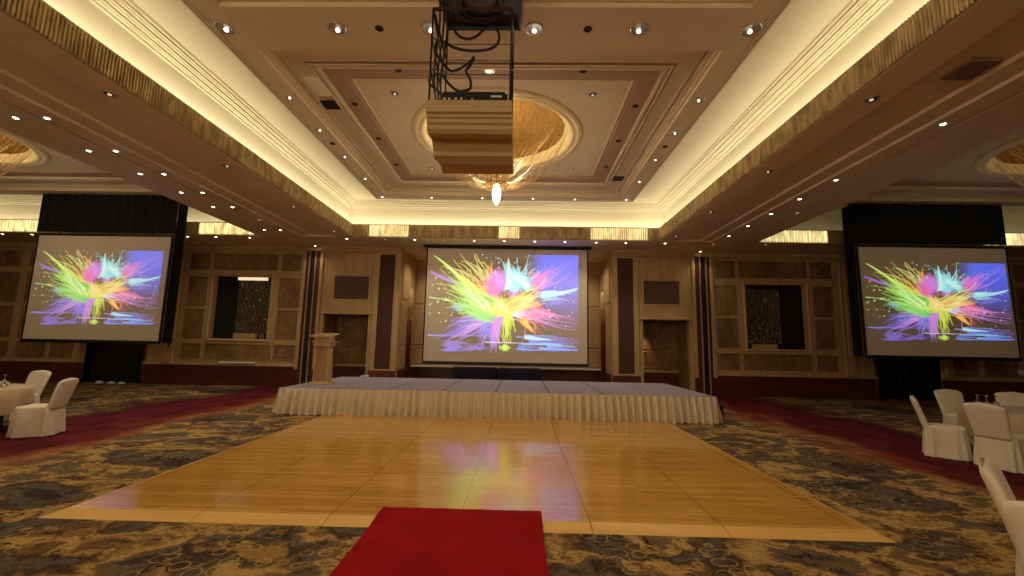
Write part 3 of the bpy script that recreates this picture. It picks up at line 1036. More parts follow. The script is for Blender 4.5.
    for i in range(20):
        blob(rnd.uniform(.16, .6), rnd.uniform(.9, .985), rnd.uniform(.04, .1), .016, C(*[(86, 84, 206), (120, 96, 220)][i % 2]), .6, .7, .35, 30 + i)
    blob(.755, .95, .06, .035, C(146, 226, 60), .6, .95, .2, 22)
    blob(.76, .94, .03, .03, C(226, 240, 110), .5, .8, .45, 23)
    # droplets
    for i in range(170):
        a = rnd.uniform(-30, 200)
        d = rnd.uniform(.38, .8)
        x, y = .72 + d * math.cos(math.radians(a)), .56 - d * math.sin(math.radians(a)) * .75
        r = rnd.uniform(.002, .008)
        cc = [(190, 236, 120), (236, 206, 110), (150, 236, 230), (214, 150, 220), (190, 210, 244)][int((200 - a) / 47) % 5]
        over(np.clip(1.5 - np.hypot(U - x, V - y) / r, 0, 1) * .9, C(*cc))
    return img


SPL = splash()


def picture(name, mat, parent, x0, x1, z0, z1, y):
    Hh, W, _ = SPL.shape
    xs = np.linspace(x0, x1, W)
    zs = np.linspace(z1, z0, Hh)
    X, Z = np.meshgrid(xs, zs)
    v = np.stack([X.ravel(), np.full(X.size, y), Z.ravel()], 1)
    i = np.arange(Hh * W).reshape(Hh, W)
    f = np.stack([i[:-1, :-1].ravel(), i[1:, :-1].ravel(), i[1:, 1:].ravel(), i[:-1, 1:].ravel()], 1)
    me = bpy.data.meshes.new(name)
    me.from_pydata(v.tolist(), [], f.tolist())
    at = me.color_attributes.new('splash', 'FLOAT_COLOR', 'POINT')
    c = np.ones((Hh * W, 4), np.float32)
    c[:, :3] = SPL.reshape(-1, 3)
    at.data.foreach_set('color', c.ravel())
    me.materials.append(mat)
    o = bpy.data.objects.new(name, me)
    COL.objects.link(o)
    o.parent = parent
    return o


def projection_screen(label, cx, y, zb, zt, wd, mat, pic, bd=.05, case=None, rz=0):
    t = thing('projection_screen', label, 'screen', (cx, y, zb), rz)
    h = zt - zb
    MB().bbox(-wd / 2, wd / 2, 0, .03, 0, h, .004).build('screen_cloth', M['screen_cloth'], t)
    b = MB()
    b.bbox(-wd / 2 - bd, -wd / 2, -.01, .05, -.05, h, .005).bbox(wd / 2, wd / 2 + bd, -.01, .05, -.05, h, .005)
    b.bbox(-wd / 2 - bd, wd / 2 + bd, -.02, .06, h, h + .06, .005)
    b.build('frame', M['black_metal'], t)
    MB().bbox(-wd / 2 - bd, wd / 2 + bd, -.03, .06, -.1, -.0, .02).build('weight_bar', M['black_metal'], t)
    u0, u1, v0, v1 = pic
    picture('projected_picture', mat, t, -wd / 2 + u0 * wd, -wd / 2 + u1 * wd, h * (1 - v1), h * (1 - v0), -.006)
    if not case:
        for k in (-wd * .35, wd * .35):
            MB().tube([(k, .03, h + .05), (k, .03, ZF - zb + .005)], .012, 8).build('hanger_rod', M['black_metal'], t)
    if case:
        MB().bbox(-wd / 2 - .16, wd / 2 + .16, -.1, .16, h + .03, h + .1, .02).build('screen_case', M['black_metal'], t)
    return t


cs = projection_screen('large centre projection screen with colourful splash picture above the stage', .065, 15.0, 1.05, 5.03, 5.66,
                       M['picture_bright'], (.02, .945, .05, .92), .045, True)
ls = projection_screen('left hanging projection screen with splash picture under a black drape', -12.38, 12.8, 1.56, 4.76, 4.18,
                       M['picture'], (.03, .96, .14, .87), .05)
rs = projection_screen('right hanging projection screen with splash picture under a black drape', 12.80, 12.8, 1.56, 4.76, 4.3,
                       M['picture'], (.02, .985, .14, .87), .05)


def drape(label, x0, x1, y, z0, z1, zside):
    t = thing('black_drape', label, 'drape', ((x0 + x1) / 2, y, z0))
    hw = (x1 - x0) / 2
    rings = []
    n = 90
    pts0, pts1 = [], []
    for i in range(n + 1):
        x = -hw + 2 * hw * i / n
        yy = .018 * math.sin(i * 1.1) + .01 * math.sin(i * .37)
        pts0.append((x, yy - .06, -.02))
        pts1.append((x, yy - .06, z1 - z0))
    b = MB().loft([pts0, pts1], closed=False)
    b.build('valance', M['black_cloth'], t)
    MB().bbox(-hw, hw, -.05, .05, z1 - z0 - .05, z1 - z0, .01).build('rail', M['black_metal'], t)
    return t


def side_drape(label, x, y, z0, z1):
    t = thing('side_drape', label, 'drape', (x, y, z0))
    p0, p1 = [], []
    for i in range(25):
        yy = -.1 + .36 * i / 24
        xx = .014 * math.sin(i * 1.7)
        p0.append((xx, yy, 0))
        p1.append((xx, yy, z1 - z0))
    b = MB().loft([p0, p1], closed=False).loft([[(q[0] + .012, q[1], q[2]) for q in p0], [(q[0] + .012, q[1], q[2]) for q in p1]], closed=False)
    b.build('cloth', M['black_cloth'], t)
    MB().bbox(-.02, .03, -.09, .26, z1 - z0 - .03, z1 - z0, .005).build('rail', M['black_metal'], t)


drape('black drape hanging across the top of the left hanging screen', -14.42, -10.05, 12.72, 4.86, 6.06, 1.5)
drape('black drape hanging across the top of the right hanging screen', 10.41, 14.85, 12.72, 4.86, 6.06, 1.5)
side_drape('narrow black drape along the right side of the left hanging screen', -10.17, 12.9, 1.5, 6.06)
side_drape('narrow black drape along the left side of the right hanging screen', 10.52, 12.9, 1.5, 6.06)

# ================================================================== DANCE FLOOR, STAGE, RED CARPET
t = thing('dance_floor', 'golden parquet dance floor laid on the carpet before the stage', 'dance floor', (0, 0, 0))
DX0, DX1, DY0, DY1 = -3.70, 3.82, 4.27, 10.2
MB().box(DX0, DX1, DY0, DY1, .002, .03).build('parquet_surface', M['parquet'], t)
xs = [DX0, -2.4, -1.18, .04, 1.26, 2.48, DX1]
for i in range(6):
    a, c = xs[i] + .004, xs[i + 1] - .004
    l = a - (.09 if i == 0 else 0)
    r = c + (.09 if i == 5 else 0)
    b = MB().add([(l, DY0 - .19, .002), (r, DY0 - .19, .002), (c, DY0, .03), (a, DY0, .03), (a, DY0, .002), (c, DY0, .002)],
                 [(0, 1, 2, 3), (3, 2, 5, 4), (0, 3, 4), (1, 5, 2), (0, 4, 5, 1)])
    b.build('edge_ramp', M['ramp_wood'], t)
for s, xe in ((-1, DX0), (1, DX1)):
    y = DY0
    while y < DY1 - .05:
        y2 = min(y + 1.22, DY1)
        b = MB().add([(xe + s * .09, y - (.19 if y == DY0 else 0), .002), (xe + s * .09, y2 - .004, .002), (xe, y2 - .004, .03), (xe, y, .03), (xe, y, .002), (xe, y2 - .004, .002)],
                     [(0, 1, 2, 3), (3, 2, 5, 4), (0, 3, 4), (1, 5, 2), (0, 4, 5, 1)])
        b.build('edge_ramp', M['ramp_wood'], t)
        y = y2

# red carpet runner
b = MB()
n = 40
top, bot = [], []
rnd = random.Random(2)
y_end = 4.45
for i in range(n + 1):
    x = -.735 + 1.55 * i / n
    top.append((x, y_end + rnd.uniform(-.006, .008), 0))
rings = []
for (y, z) in ((-3.5, .006), (-1, .006), (2, .006), (3.6, .006), (3.95, .008), (4.06, .013), (4.16, .027), (4.28, .036), (4.4, .036)):
    rings.append([(p[0], y, z) for p in top])
rings.append([(p[0], p[1], .036) for p in top])
rings2 = [[(p[0], p[1], p[2] + .012) for p in r] for r in rings]
b.loft(rings2, closed=False)
b.loft([rings2[-1], rings[-1]], closed=False)
b.loft(rings, closed=False)
for e in (0, -1):
    b.loft([[r[e] for r in rings], [r[e] for r in rings2]], closed=False)
tag(b.build('red_carpet', M['red']), 'plain red carpet runner ending on the dance floor edge', 'carpet')

# stage
SX0, SX1, SY0, SY1, SH = -4.87, 4.95, 9.94, 13.4, .584
st = thing('stage', 'low portable stage with grey deck and cream pleated skirt', 'stage', ((SX0 + SX1) / 2, (SY0 + SY1) / 2, 0))
ox, oy = -(SX0 + SX1) / 2, -(SY0 + SY1) / 2
ncol = 8
cw = (SX1 - SX0) / ncol
for i in range(ncol):
    for (ya, yb) in ((SY0, 11.76), (11.76, SY1)):
        x0, x1 = SX0 + i * cw, SX0 + (i + 1) * cw
        d = MB().bbox(ox + x0 + .02, ox + x1 - .02, oy + ya + .02, oy + yb - .02, SH - .09, SH, .006).build('deck_panel', M['deck'], st)
MB().box(ox + SX0 + .004, ox + SX1 - .004, oy + SY0 + .004, oy + SY1 - .004, SH - .10, SH - .012).build('deck_frame', M['deck_gap'], st)
for i in range(ncol + 1):
    for yy in (SY0 + .25, 11.76, SY1 - .25):
        x = min(max(SX0 + i * cw, SX0 + .2), SX1 - .2)
        MB().tube([(ox + x, oy + yy, .0), (ox + x, oy + yy, SH - .1)], .025, 8).build('leg', M['black_metal'], st)


def pleats(p0, p1, n, out, seed):
    """pleated cloth hanging from z=SH to floor between two plan points, flared outwards"""
    rnd = random.Random(seed)
    ring = []
    L = math.hypot(p1[0] - p0[0], p1[1] - p0[1])
    m = n * 6
    zs = [SH - .004, SH - .05, SH - .1, .3, .12, .012]
    rows = [[] for _ in zs]
    ph = 0
    amps = [rnd.uniform(.6, 1.3) for _ in range(n + 1)]
    for i in range(m + 1):
        f = i / m
        a = f * n
        k = int(a)
        amp = amps[min(k, n)]
        wv = math.sin(2 * PI * a + .6 * math.sin(f * 40))
        for r, z in enumerate(zs):
            d = (SH - z) / SH
            o = .035 + .075 * d + amp * (.02 + .075 * min(1, d * 1.5)) * wv
            s = (.012 * d) * math.cos(2 * PI * a)
            x = p0[0] + (p1[0] - p0[0]) * f + out[0] * o
            y = p0[1] + (p1[1] - p0[1]) * f + out[1] * o
            zz = z + (.012 * amp * math.sin(a * 1.3) if r == len(zs) - 1 else 0)
            rows[r].append((x, y, max(zz, .003)))
    return MB().loft(rows, closed=False)


pleats((ox + SX0, oy + SY0), (ox + SX1, oy + SY0), 58, (0, -1), 1).build('skirt', M['skirt'], st, True)
pleats((ox + SX0, oy + SY1), (ox + SX0, oy + SY0), 26, (-1, 0), 2).build('skirt', M['skirt'], st, True)
pleats((ox + SX1, oy + SY0), (ox + SX1, oy + SY1), 26, (1, 0), 3).build('skirt', M['skirt'], st, True)
MB().bbox(ox + SX0 - .018, ox + SX1 + .018, oy + SY0 - .022, oy + SY0 - .0, SH - .045, SH - .006, .004).build('skirt_band', M['skirt'], st)

# lectern
t = thing('lectern', 'pale wooden lectern standing on the left front of the stage', 'lectern', (-4.42, 11.0, SH))
t.scale = (.76, .8, 1)
MB().bbox(-.34, .34, -.27, .27, 0, .04, .012).bbox(-.28, .28, -.22, .22, .04, .07, .012).build('base', M['light_wood'], t)
MB().bbox(-.215, .215, -.16, .17, .07, .93, .012).build('column', wood('lectern_front_wood', (146, 110, 68), (170, 132, 86), .45, (1, 1, .15)), t)
MB().bbox(-.24, -.19, -.175, .175, .07, .93, .01).bbox(.19, .24, -.175, .175, .07, .93, .01).build('side_panel', M['light_wood'], t)
b = MB()
b.bbox(-.28, .28, -.22, .24, .93, 1.05, .015)
b.build('head', M['light_wood'], t)
MB().bbox(-.30, .40, -.26, .2, 1.04, 1.075, .01).build('shelf', M['light_wood'], t)
b = MB()
b.add([(-.37, -.3, 1.17), (.34, -.3, 1.17), (.34, .3, 1.24), (-.37, .3, 1.24), (-.37, -.3, 1.21), (.34, -.3, 1.21), (.34, .3, 1.28), (-.37, .3, 1.28)],
      [(0, 3, 2, 1), (4, 5, 6, 7), (0, 1, 5, 4), (1, 2, 6, 5), (2, 3, 7, 6), (3, 0, 4, 7)])
b.build('reading_top', M['light_wood'], t)
MB().bbox(-.27, .25, -.2, .2, 1.07, 1.2, .01).build('neck', M['light_wood'], t)
t = thing('microphone', 'thin black gooseneck microphone on the lectern shelf', 'microphone', (-4.08, 10.92, SH + 1.077))
MB().lathe([(.035, 0), (.035, .012), (.01, .02), (0, .02)], n=14).build('base', M['black_metal'], t)
MB().tube([(0, 0, .01), (.02, 0, .08), (.07, -.02, .13), (.13, -.04, .12)], .006, 6).build('gooseneck', M['black_metal'], t)
MB().tube([(.12, -.037, .123), (.16, -.05, .11), (.2, -.06, .095)], [.011, .017, .012], 8).build('capsule', M['black_metal'], t)

# small things by the stage
t = thing('paper_box', 'small white box lying on the back left of the stage deck', 'box', (-4.1, 13.1, SH), .2)
MB().bbox(-.12, .12, -.06, .06, 0, .06, .008).build('body', M['white'], t)
MB().bbox(-.06, .125, -.065, .065, .06, .075, .004).build('lid', M['white'], t)
for x, lab in ((-5.45, 'small black floor spotlight beside the left end of the stage'), (5.62, 'small black floor spotlight beside the right end of the stage')):
    t = thing('floor_spotlight', lab, 'spotlight', (x, 11.3, 0), 0)
    b = MB().lathe([(.07, 0), (.09, .02), (.09, .2), (.075, .22), (.06, .2), (0, .19)], (0, 0, 0), 16)
    o = b.build('can', M['black_metal'], t, True, (0, 0, .12))
    o.rotation_euler = (.7, 0, 0)
    MB().bbox(-.13, -.11, -.03, .03, 0, .18, .004).bbox(.11, .13, -.03, .03, 0, .18, .004).bbox(-.13, .13, -.1, .1, 0, .015, .004).build('bracket', M['black_metal'], t)

# crumpled cloth at the dark doorway
for (x, y, r, col, lab) in ((-14.5, 15.45, .1, 'white', 'small greyish crumpled cloth on the floor at the left dark doorway'),
                            (-14.02, 15.4, .1, 'white_cloth', 'small white crumpled cloth on the floor, middle one at left doorway'),
                            (-13.7, 15.45, .08, 'white', 'small white crumpled cloth on the floor nearest the right doorpost')):
    rnd = random.Random(int(x * 100))
    rings = []
    for j in range(7):
        a = j / 6 * PI / 2
        rings.append([((r * math.cos(a) + .002) * (1.5 if k % 2 else 1) * rnd.uniform(.7, 1.2) * math.cos(2 * PI * k / 14),
                       (r * math.cos(a) + .002) * rnd.uniform(.7, 1.2) * math.sin(2 * PI * k / 14), r * .9 * math.sin(a) * rnd.uniform(.7, 1.2) + (.0 if j else 0)) for k in range(14)])
    o = MB().loft(rings).build('crumpled_cloth', M[col], None, True, (x, y, 0.0))
    tag(o, lab, 'cloth')

# navy draped tables in the alcove
for x0, x1, lab in ((-2.0, -.36, 'left of two tables draped in navy cloth behind the stage'), (-.24, 1.40, 'right of two tables draped in navy cloth behind the stage')):
    cx = (x0 + x1) / 2
    hw = (x1 - x0) / 2
    t = thing('trestle_table', lab.replace('draped in navy cloth', 'under navy cloth'), 'table', (cx, 17.25, 0))
    MB().bbox(-hw + .02, hw - .02, -.34, .34, .70, .735, .01).build('tabletop', M['light_wood'], t)
    for sx in (-1, 1):
        for sy in (-1, 1):
            MB().tube([(sx * (hw - .15), sy * .25, 0), (sx * (hw - .15), sy * .25, .7)], .018, 8).build('leg', M['black_metal'], t)
    b = MB()
    rows = []
    n = 120
    per = 4 * hw + 4 * .36
    for z, o, am in ((.745, -.05, 0), (.747, 0.0, 0), (.735, .012, 0), (.5, .02, .012), (.2, .03, .02), (.02, .035, .024)):
        r = []
        for i in range(n):
            d = per * i / n
            a, c = 2 * hw, .72
            if d < a: p, nn = (-hw + d, -.36), (0, -1)
            elif d < a + c: p, nn = (hw, -.36 + d - a), (1, 0)
            elif d < 2 * a + c: p, nn = (hw - (d - a - c), .36), (0, 1)
            else: p, nn = (-hw, .36 - (d - 2 * a - c)), (-1, 0)
            edge = min(abs(abs(p[0]) - hw), 1)
            ww = am * math.sin(d * 9 + 2 * math.sin(d * 3)) * (1.6 if edge < .35 else .5)
            r.append((p[0] * (1 if o >= 0 else .9) + nn[0] * (max(o, 0) + ww) * .5, p[1] * (1 if o >= 0 else .85) + nn[1] * (max(o, 0) + ww), z))
        rows.append(r)
    b.loft(rows, True, False)
    o = b.build('tablecloth', M['navy'], None, True, (cx, 17.25, 0))
    tag(o, 'navy cloth over the %s hidden table behind the stage' % ('left' if x0 < -1 else 'right'), 'tablecloth')


# ================================================================== CHAIRS AND ROUND TABLES
def make_chair():
    t = thing('banquet_chair', 'x', 'chair')
    # backrest: closed cushion-like slab with a crowned top
    nz = 14
    rings = []
    H0, H1 = .43, .94
    for k in range(nz + 1):
        f = k / nz
        w = .205 + .04 * min(1, f * 1.15)
        zc = H0 + (H1 - H0) * f
        yb = -.205 - .15 * f
        th = .046 * (1 - .15 * f)
        if k == nz: w *= .955; th *= .35
        if k == nz - 1: w *= .99; th *= .85
        r = []
        for i in range(24):
            a = 2 * PI * i / 24
            ca, sa = math.cos(a), math.sin(a)
            x = w * math.copysign(abs(ca) ** .3, ca)
            y = th * math.copysign(abs(sa) ** .6, sa)
            crown = .045 * (1 - (x / .24) ** 2) * f ** 4
            r.append((x, yb + y - .02 * (x / .24) ** 2 * -1 * f, zc - .045 * f ** 4 + crown))
        rings.append(r)
    MB().loft(rings).build('backrest', M['white_cloth'], t, True)
    # seat cushion
    rings = []
    for z, g in ((.40, .225), (.43, .235), (.46, .236), (.482, .225), (.49, .19), (.493, .1)):
        r = []
        for i in range(32):
            a = 2 * PI * i / 32
            ca, sa = math.cos(a), math.sin(a)
            r.append((g * math.copysign(abs(ca) ** .4, ca), .01 + g * 1.02 * math.copysign(abs(sa) ** .4, sa), z))
        rings.append(r)
    MB().loft(rings).build('seat', M['white_cloth'], t, True)
    # skirt of the cover, front, sides and rear with soft folds
    rings = []
    N = 72
    for z, fl, am in ((.455, 0, 0), (.41, .004, .003), (.3, .012, .010), (.15, .022, .014), (.012, .03, .018)):
        r = []
        for i in range(N):
            a = 2 * PI * i / N
            ca, sa = math.cos(a), math.sin(a)
            px = .236 * math.copysign(abs(ca) ** .35, ca)
            py = .24 * math.copysign(abs(sa) ** .35, sa)
            k = fl + 1.3 * am * math.sin(a * 11 + 1.6 * math.sin(a * 3))
            r.append((px + ca * k, py + sa * k, z))
        rings.append(r)
    MB().loft(rings, False, False).build('cover_skirt', M['white_cloth'], t, True)
    return t


chair0 = make_chair()
used = [False]


def place_chair(x, y, f, label, group):
    if used[0]:
        c = copy_tree(chair0)
    else:
        c = chair0
        used[0] = True
    c.location = (x, y, 0)
    c.rotation_euler = (0, 0, math.atan2(-f[0], f[1]))
    tag(c, label, 'chair', group)
    return c


GR, GL, GN = 'white chairs at the right round table', 'white chairs at the left round table', 'white chairs at the near right edge'
chairs = [
    (7.49, 7.36, (.76, -.65), 'white covered chair turned edge-on left of the right round table', GR),
    (7.72, 6.70, (.97, .24), 'white covered chair with its back to us at right round table', GR),
    (9.12, 8.65, (-.1, -.99), 'white covered chair facing us behind right round table, left of the glasses', GR),
    (9.82, 8.35, (-.62, -.78), 'white covered chair behind the glasses on the right round table', GR),
    (-7.52, 7.33, (-.94, -.34), 'white covered chair with leaning back right of the left round table', GL),
    (-9.45, 8.62, (-.1, -.99), 'white covered chair facing us behind the left round table', GL),
    (-7.42, 6.2, (-.85, .53), 'white covered chair cut off by the left picture edge', GL),
    (4.03, 2.90, (.66, -.75), 'nearest white covered chair seen edge-on at right picture edge', GN),
    (3.50, 2.34, (.9, .43), 'beige-looking chair back cut off at the lower right corner', GN),
]
for c in chairs: place_chair(*c)


def round_table(cx, cy, side):
    t = thing('round_table', 'round folding banquet table under the cloth at the %s' % side, 'table', (cx, cy, 0))
    MB().lathe([(0, .70), (.88, .70), (.9, .715), (.88, .73), (0, .73)], n=48).build('tabletop', M['light_wood'], t)
    for k in range(4):
        a = PI / 4 + k * PI / 2
        MB().tube([(.6 * math.cos(a), .6 * math.sin(a), 0), (.55 * math.cos(a), .55 * math.sin(a), .7)], .018, 8).build('leg', M['black_metal'], t)
    rows = []
    N = 96
    for k, (r0, d) in enumerate(((0.02, 0), (.45, 0), (.85, 0), (.905, .004), (.918, .03), (.925, .4), (.93, .75), (.935, 1.0))):
        r = []
        for i in range(N):
            a = 2 * PI * i / N
            hang = .27 + .16 * (math.cos(4 * a + .6) * .5 + .5)
            wv = .03 * math.sin(9 * a + 1.5 * math.sin(2 * a)) * min(1, max(0, d)) if d > .02 else 0
            rr = r0 + wv
            z = .741 if d < .01 else .735 - hang * d
            r.append((rr * math.cos(a), rr * math.sin(a), z + (.003 * math.sin(7 * a + k) if d < .01 and r0 > .3 and r0 < .9 else 0)))
        rows.append(r)
    o = MB().loft(rows, True, False).build('tablecloth', M['table_cloth'], None, True, (cx, cy, 0))
    tag(o, 'champagne cloth draped over the round table at the %s' % side, 'tablecloth')


round_table(8.98, 7.3, 'right')
round_table(-8.98, 7.25, 'left')


def glass_mesh():
    # wine glass standing upside down on its rim
    prof = [(.030, .0), (.038, .03), (.040, .07), (.030, .11), (.010, .13), (.005, .14), (.005, .2), (.03, .205), (.033, .21), (.0, .211)]
    return MB().lathe(prof, n=16)


g0 = glass_mesh().build('wine_glass', M['glass'], None, True)
spots = [(8.33, 7.60, 'upturned wine glass on the right round table, leftmost of four'),
         (8.44, 7.72, 'upturned wine glass on the right round table, second of four'),
         (8.45, 7.58, 'upturned wine glass on the right round table, third of four'),
         (8.57, 7.55, 'upturned wine glass on the right round table, rightmost of four')]
for i, (x, y, lab) in enumerate(spots):
    o = g0
    if i:
        o = g0.copy()
        COL.objects.link(o)
    o.location = (x, y, .745)
    tag(o, lab, 'glass', 'glasses on the right round table')
p0 = MB().lathe([(0, 0), (.08, 0), (.11, .012), (.13, .02), (.128, .024), (.1, .016), (.08, .006), (0, .006)], n=28).build('dinner_plate', M['white'], None, True)
for i, lab in enumerate(('white plate at the bottom of the stack on the left table', 'white plate in the middle of the stack on the left table', 'white plate on top of the stack on the left table')):
    o = p0
    if i:
        o = p0.copy()
        COL.objects.link(o)
    o.location = (-8.82, 7.75, .745 + .017 * i)
    tag(o, lab, 'plate', 'plates stacked on the left table')
g1 = g0.copy()
COL.objects.link(g1)
g1.location = (-8.55, 7.6, .745)
tag(g1, 'upturned wine glass beside the plates on the left round table', 'glass')


# ================================================================== CHANDELIERS
def chandelier(cx, cy, label, lit_power):
    t = thing('chandelier', label, 'chandelier', (cx, cy, 0))
    MB().lathe([(1.62, 6.36), (1.62, 6.30), (1.66, 6.265), (1.72, 6.26), (1.76, 6.28), (1.78, 6.265), (1.83, 6.262), (1.86, 6.28), (1.89, 6.285), (1.90, 6.312)], n=96).build('ceiling_ring', M['ring'], t, True)
    # inner ring of the dome
    MB().lathe([(1.62, 6.36), (1.5, 6.45), (1.5, 6.47), (1.6, 6.42)], n=64).build('inner_ring', M['ring'], t, True)
    b = MB()
    n = 44
    for i in range(n):
        a = 2 * PI * i / n
        pts = []
        for k in range(11):
            f = k / 10
            r = 1.55 - 1.27 * f
            z = 6.40 - 1.22 * (1 - (1 - f) ** 2.4)
            pts.append((r * math.cos(a), r * math.sin(a), z))
        b.tube(pts, .006, 3)
    s = b.build('bead_strands', M['bead'], t)
    s['kind'] = 'stuff'
    b = MB()
    for i in range(32):
        a = 2 * PI * i / 32
        b.tube([(1.3 * math.cos(a), 1.3 * math.sin(a), 6.62), (.95 * math.cos(a + .2), .95 * math.sin(a + .2), 6.1), (.4 * math.cos(a + .3), .4 * math.sin(a + .3), 5.45)], .006, 3)
    s = b.build('inner_strands', M['bead'], t)
    s['kind'] = 'stuff'
    # bottom crown ring and its spikes
    b = MB().lathe([(.18, 5.2), (.21, 5.18), (.22, 5.22), (.19, 5.24), (.18, 5.2)], n=32)
    b.build('bottom_ring', M['gold'], t, True)
    for i in range(16):
        a = 2 * PI * i / 16
        MB().tube([(.2 * math.cos(a), .2 * math.sin(a), 5.2), (.23 * math.cos(a), .23 * math.sin(a), 5.14), (.22 * math.cos(a), .22 * math.sin(a), 5.09)], [.008, .012, .003], 6).build('crystal_drop', M['bead'], t)
    MB().tube([(0, 0, 6.9), (0, 0, 5.1)], .02, 8).build('stem', M['gold'], t)
    MB().lathe([(.0, 5.22), (.06, 5.18), (.095, 5.06), (.1, 4.95), (.08, 4.84), (.045, 4.76), (.0, 4.72)], n=24).build('pendant_lamp', M['lamp_glow'], t, True)
    MB().lathe([(.0, 6.62), (.16, 6.6), (.2, 6.52), (.16, 6.46), (0, 6.44)], n=24).build('dome_lamp', M['lamp_glow'], t, True)
    point('chandelier_lamp_light', (cx, cy, 6.05), lit_power, (1, .78, .45), .15)
    point('chandelier_pendant_light', (cx, cy, 4.6), lit_power * .8, WARM, .1)
    return t


CY = 9.19
chandelier(0, CY, 'gold domed crystal chandelier in the centre ceiling coffer', 90)
chandelier(-13.2, CY, 'gold domed crystal chandelier in the left ceiling bay', 60)
chandelier(13.2, CY, 'gold domed crystal chandelier in the right ceiling bay', 16)


# ================================================================== DOWNLIGHTS
def proto_small(on):
    t = thing('recessed_downlight', 'x', 'downlight')
    MB().lathe([(.035, -.004), (.055, -.012), (.062, -.006), (.062, .0), (.035, .0)], n=20).build('trim_ring', M['white'], t, True)
    MB().lathe([(.0, -.012), (.026, -.010), (.037, -.004), (.037, 0)], n=16).build('lens', M['lens_on'] if on else M['lens_dim'], t, True)
    return t


def proto_big():
    t = thing('recessed_downlight', 'x', 'downlight')
    MB().lathe([(.085, -.006), (.115, -.02), (.13, -.012), (.132, .0), (.085, .0)], n=28).build('trim_ring', M['chrome'], t, True)
    rf = MB().lathe([(.0, -.002), (.05, -.003), (.088, -.008)], n=24).build('reflector', M['chrome'], t, True)
    rf.location.z = 0
    MB().lathe([(.0, -.026), (.02, -.024), (.03, -.012), (.028, -.004), (0, -.004)], (.0, .045, 0), 16).build('bulb', M['bulb'], rf, True)
    return t


def proto_mid():
    t = thing('recessed_downlight', 'x', 'downlight')
    MB().lathe([(.06, -.005), (.08, -.014), (.09, -.008), (.092, .0), (.06, .0)], n=24).build('trim_ring', M['chrome'], t, True)
    rf = MB().lathe([(.0, -.003), (.035, -.004), (.062, -.006)], n=20).build('reflector', M['chrome'], t, True)
    MB().lathe([(.0, -.02), (.014, -.018), (.02, -.01), (.018, -.003), (0, -.003)], (.0, .025, 0), 12).build('bulb', M['bulb'], rf, True)
    return t


def proto_chrome():
    t = thing('recessed_downlight', 'x', 'downlight')
    MB().lathe([(.06, -.005), (.08, -.014), (.09, -.008), (.092, .0), (.06, .0)], n=24).build('trim_ring', M['chrome'], t, True)
    rf = MB().lathe([(.0, -.003), (.035, -.004), (.062, -.006)], n=20).build('reflector', M['dark_spot'], t, True)
    MB().lathe([(.0, -.024), (.02, -.02), (.028, -.01), (.024, -.003), (0, -.003)], (.0, .01, 0), 12).build('bulb', M['lens_dim'], rf, True)
    return t


def proto_dark():
    t = thing('ceiling_speaker', 'x', 'speaker')
    MB().lathe([(.03, -.006), (.05, -.014), (.06, -.008), (.061, 0), (.03, 0)], n=24).build('ring', M['dark_spot'], t, True)
    MB().lathe([(.0, -.004), (.032, -.006)], n=20).build('grille', M['black_metal'], t, True)
    return t


PR = {'on': proto_small(True), 'off': proto_small(False), 'big': proto_big(), 'mid': proto_mid(), 'chrome': proto_chrome(), 'dark': proto_dark()}
first = {k: True for k in PR}


def fixture(kind, x, y, z, label, cat, group=None):
    o = PR[kind]
    if first[kind]: first[kind] = False
    else: o = copy_tree(o)
    o.location = (x, y, z)
    tag(o, label, cat, group)
    return o


# rows beside the partition tracks
ys = [6.38, 7.57, 8.68, 9.81, 10.9, 12.08, 13.2]
for i, y in enumerate(ys):
    on = i not in (5,)
    fixture('on' if on else 'off', -7.12, y, ZS, 'small downlight beside left ceiling track on its centre side, %s from the camera' % NTH[i], 'downlight', 'downlights beside the left ceiling track')
    if on: spot('downlight_beam', (-7.12, y, ZS - .03), P_DOWN * .8)
    if i < 5 or i == 6:
        fixture('on' if i in (0, 1, 2, 3, 4, 6) else 'off', -7.64, y, ZS, 'small downlight beside left ceiling track on its wall-bay side, %s from the camera' % NTH[i if i < 5 else 5], 'downlight', 'downlights beside the left ceiling track')
        spot('downlight_beam', (-7.64, y, ZS - .03), P_DOWN * .5)
for i, y in enumerate([5.2, 6.34, 7.47, 8.6, 9.76, 10.91, 12.05, 13.18, 14.25]):
    if i == 2: continue
    on = i not in (8,)
    fixture('on' if on else 'off', 7.02, y, ZS, 'small downlight beside right ceiling track, %s from the camera' % NTH[i if i < 2 else i - 1], 'downlight', 'downlights beside the right ceiling track')
    if on: spot('downlight_beam', (7.02, y, ZS - .03), P_DOWN * .26)
fixture('off', 7.62, 10.8, ZS, 'single dim downlight on the wall-bay side of right ceiling track', 'downlight')
for s, nm in ((-1, 'left'), (1, 'right')):
    fixture('on', s * 7.06, 15.42, ZS, 'small bright downlight above the %s chrome wall posts' % nm, 'downlight')
    spot('downlight_beam', (s * 7.06, 15.30, ZS - .03), P_DOWN * .35, 110)
    for i, y in enumerate((5.68, 8.2, 10.78, 13.26)):
        fixture('chrome', s * 5.42, y, ZS, 'dim chrome downlight under the %s beam edge, %s from the camera' % (nm, NTH[i]), 'downlight', 'downlights under the %s beam edge' % nm)
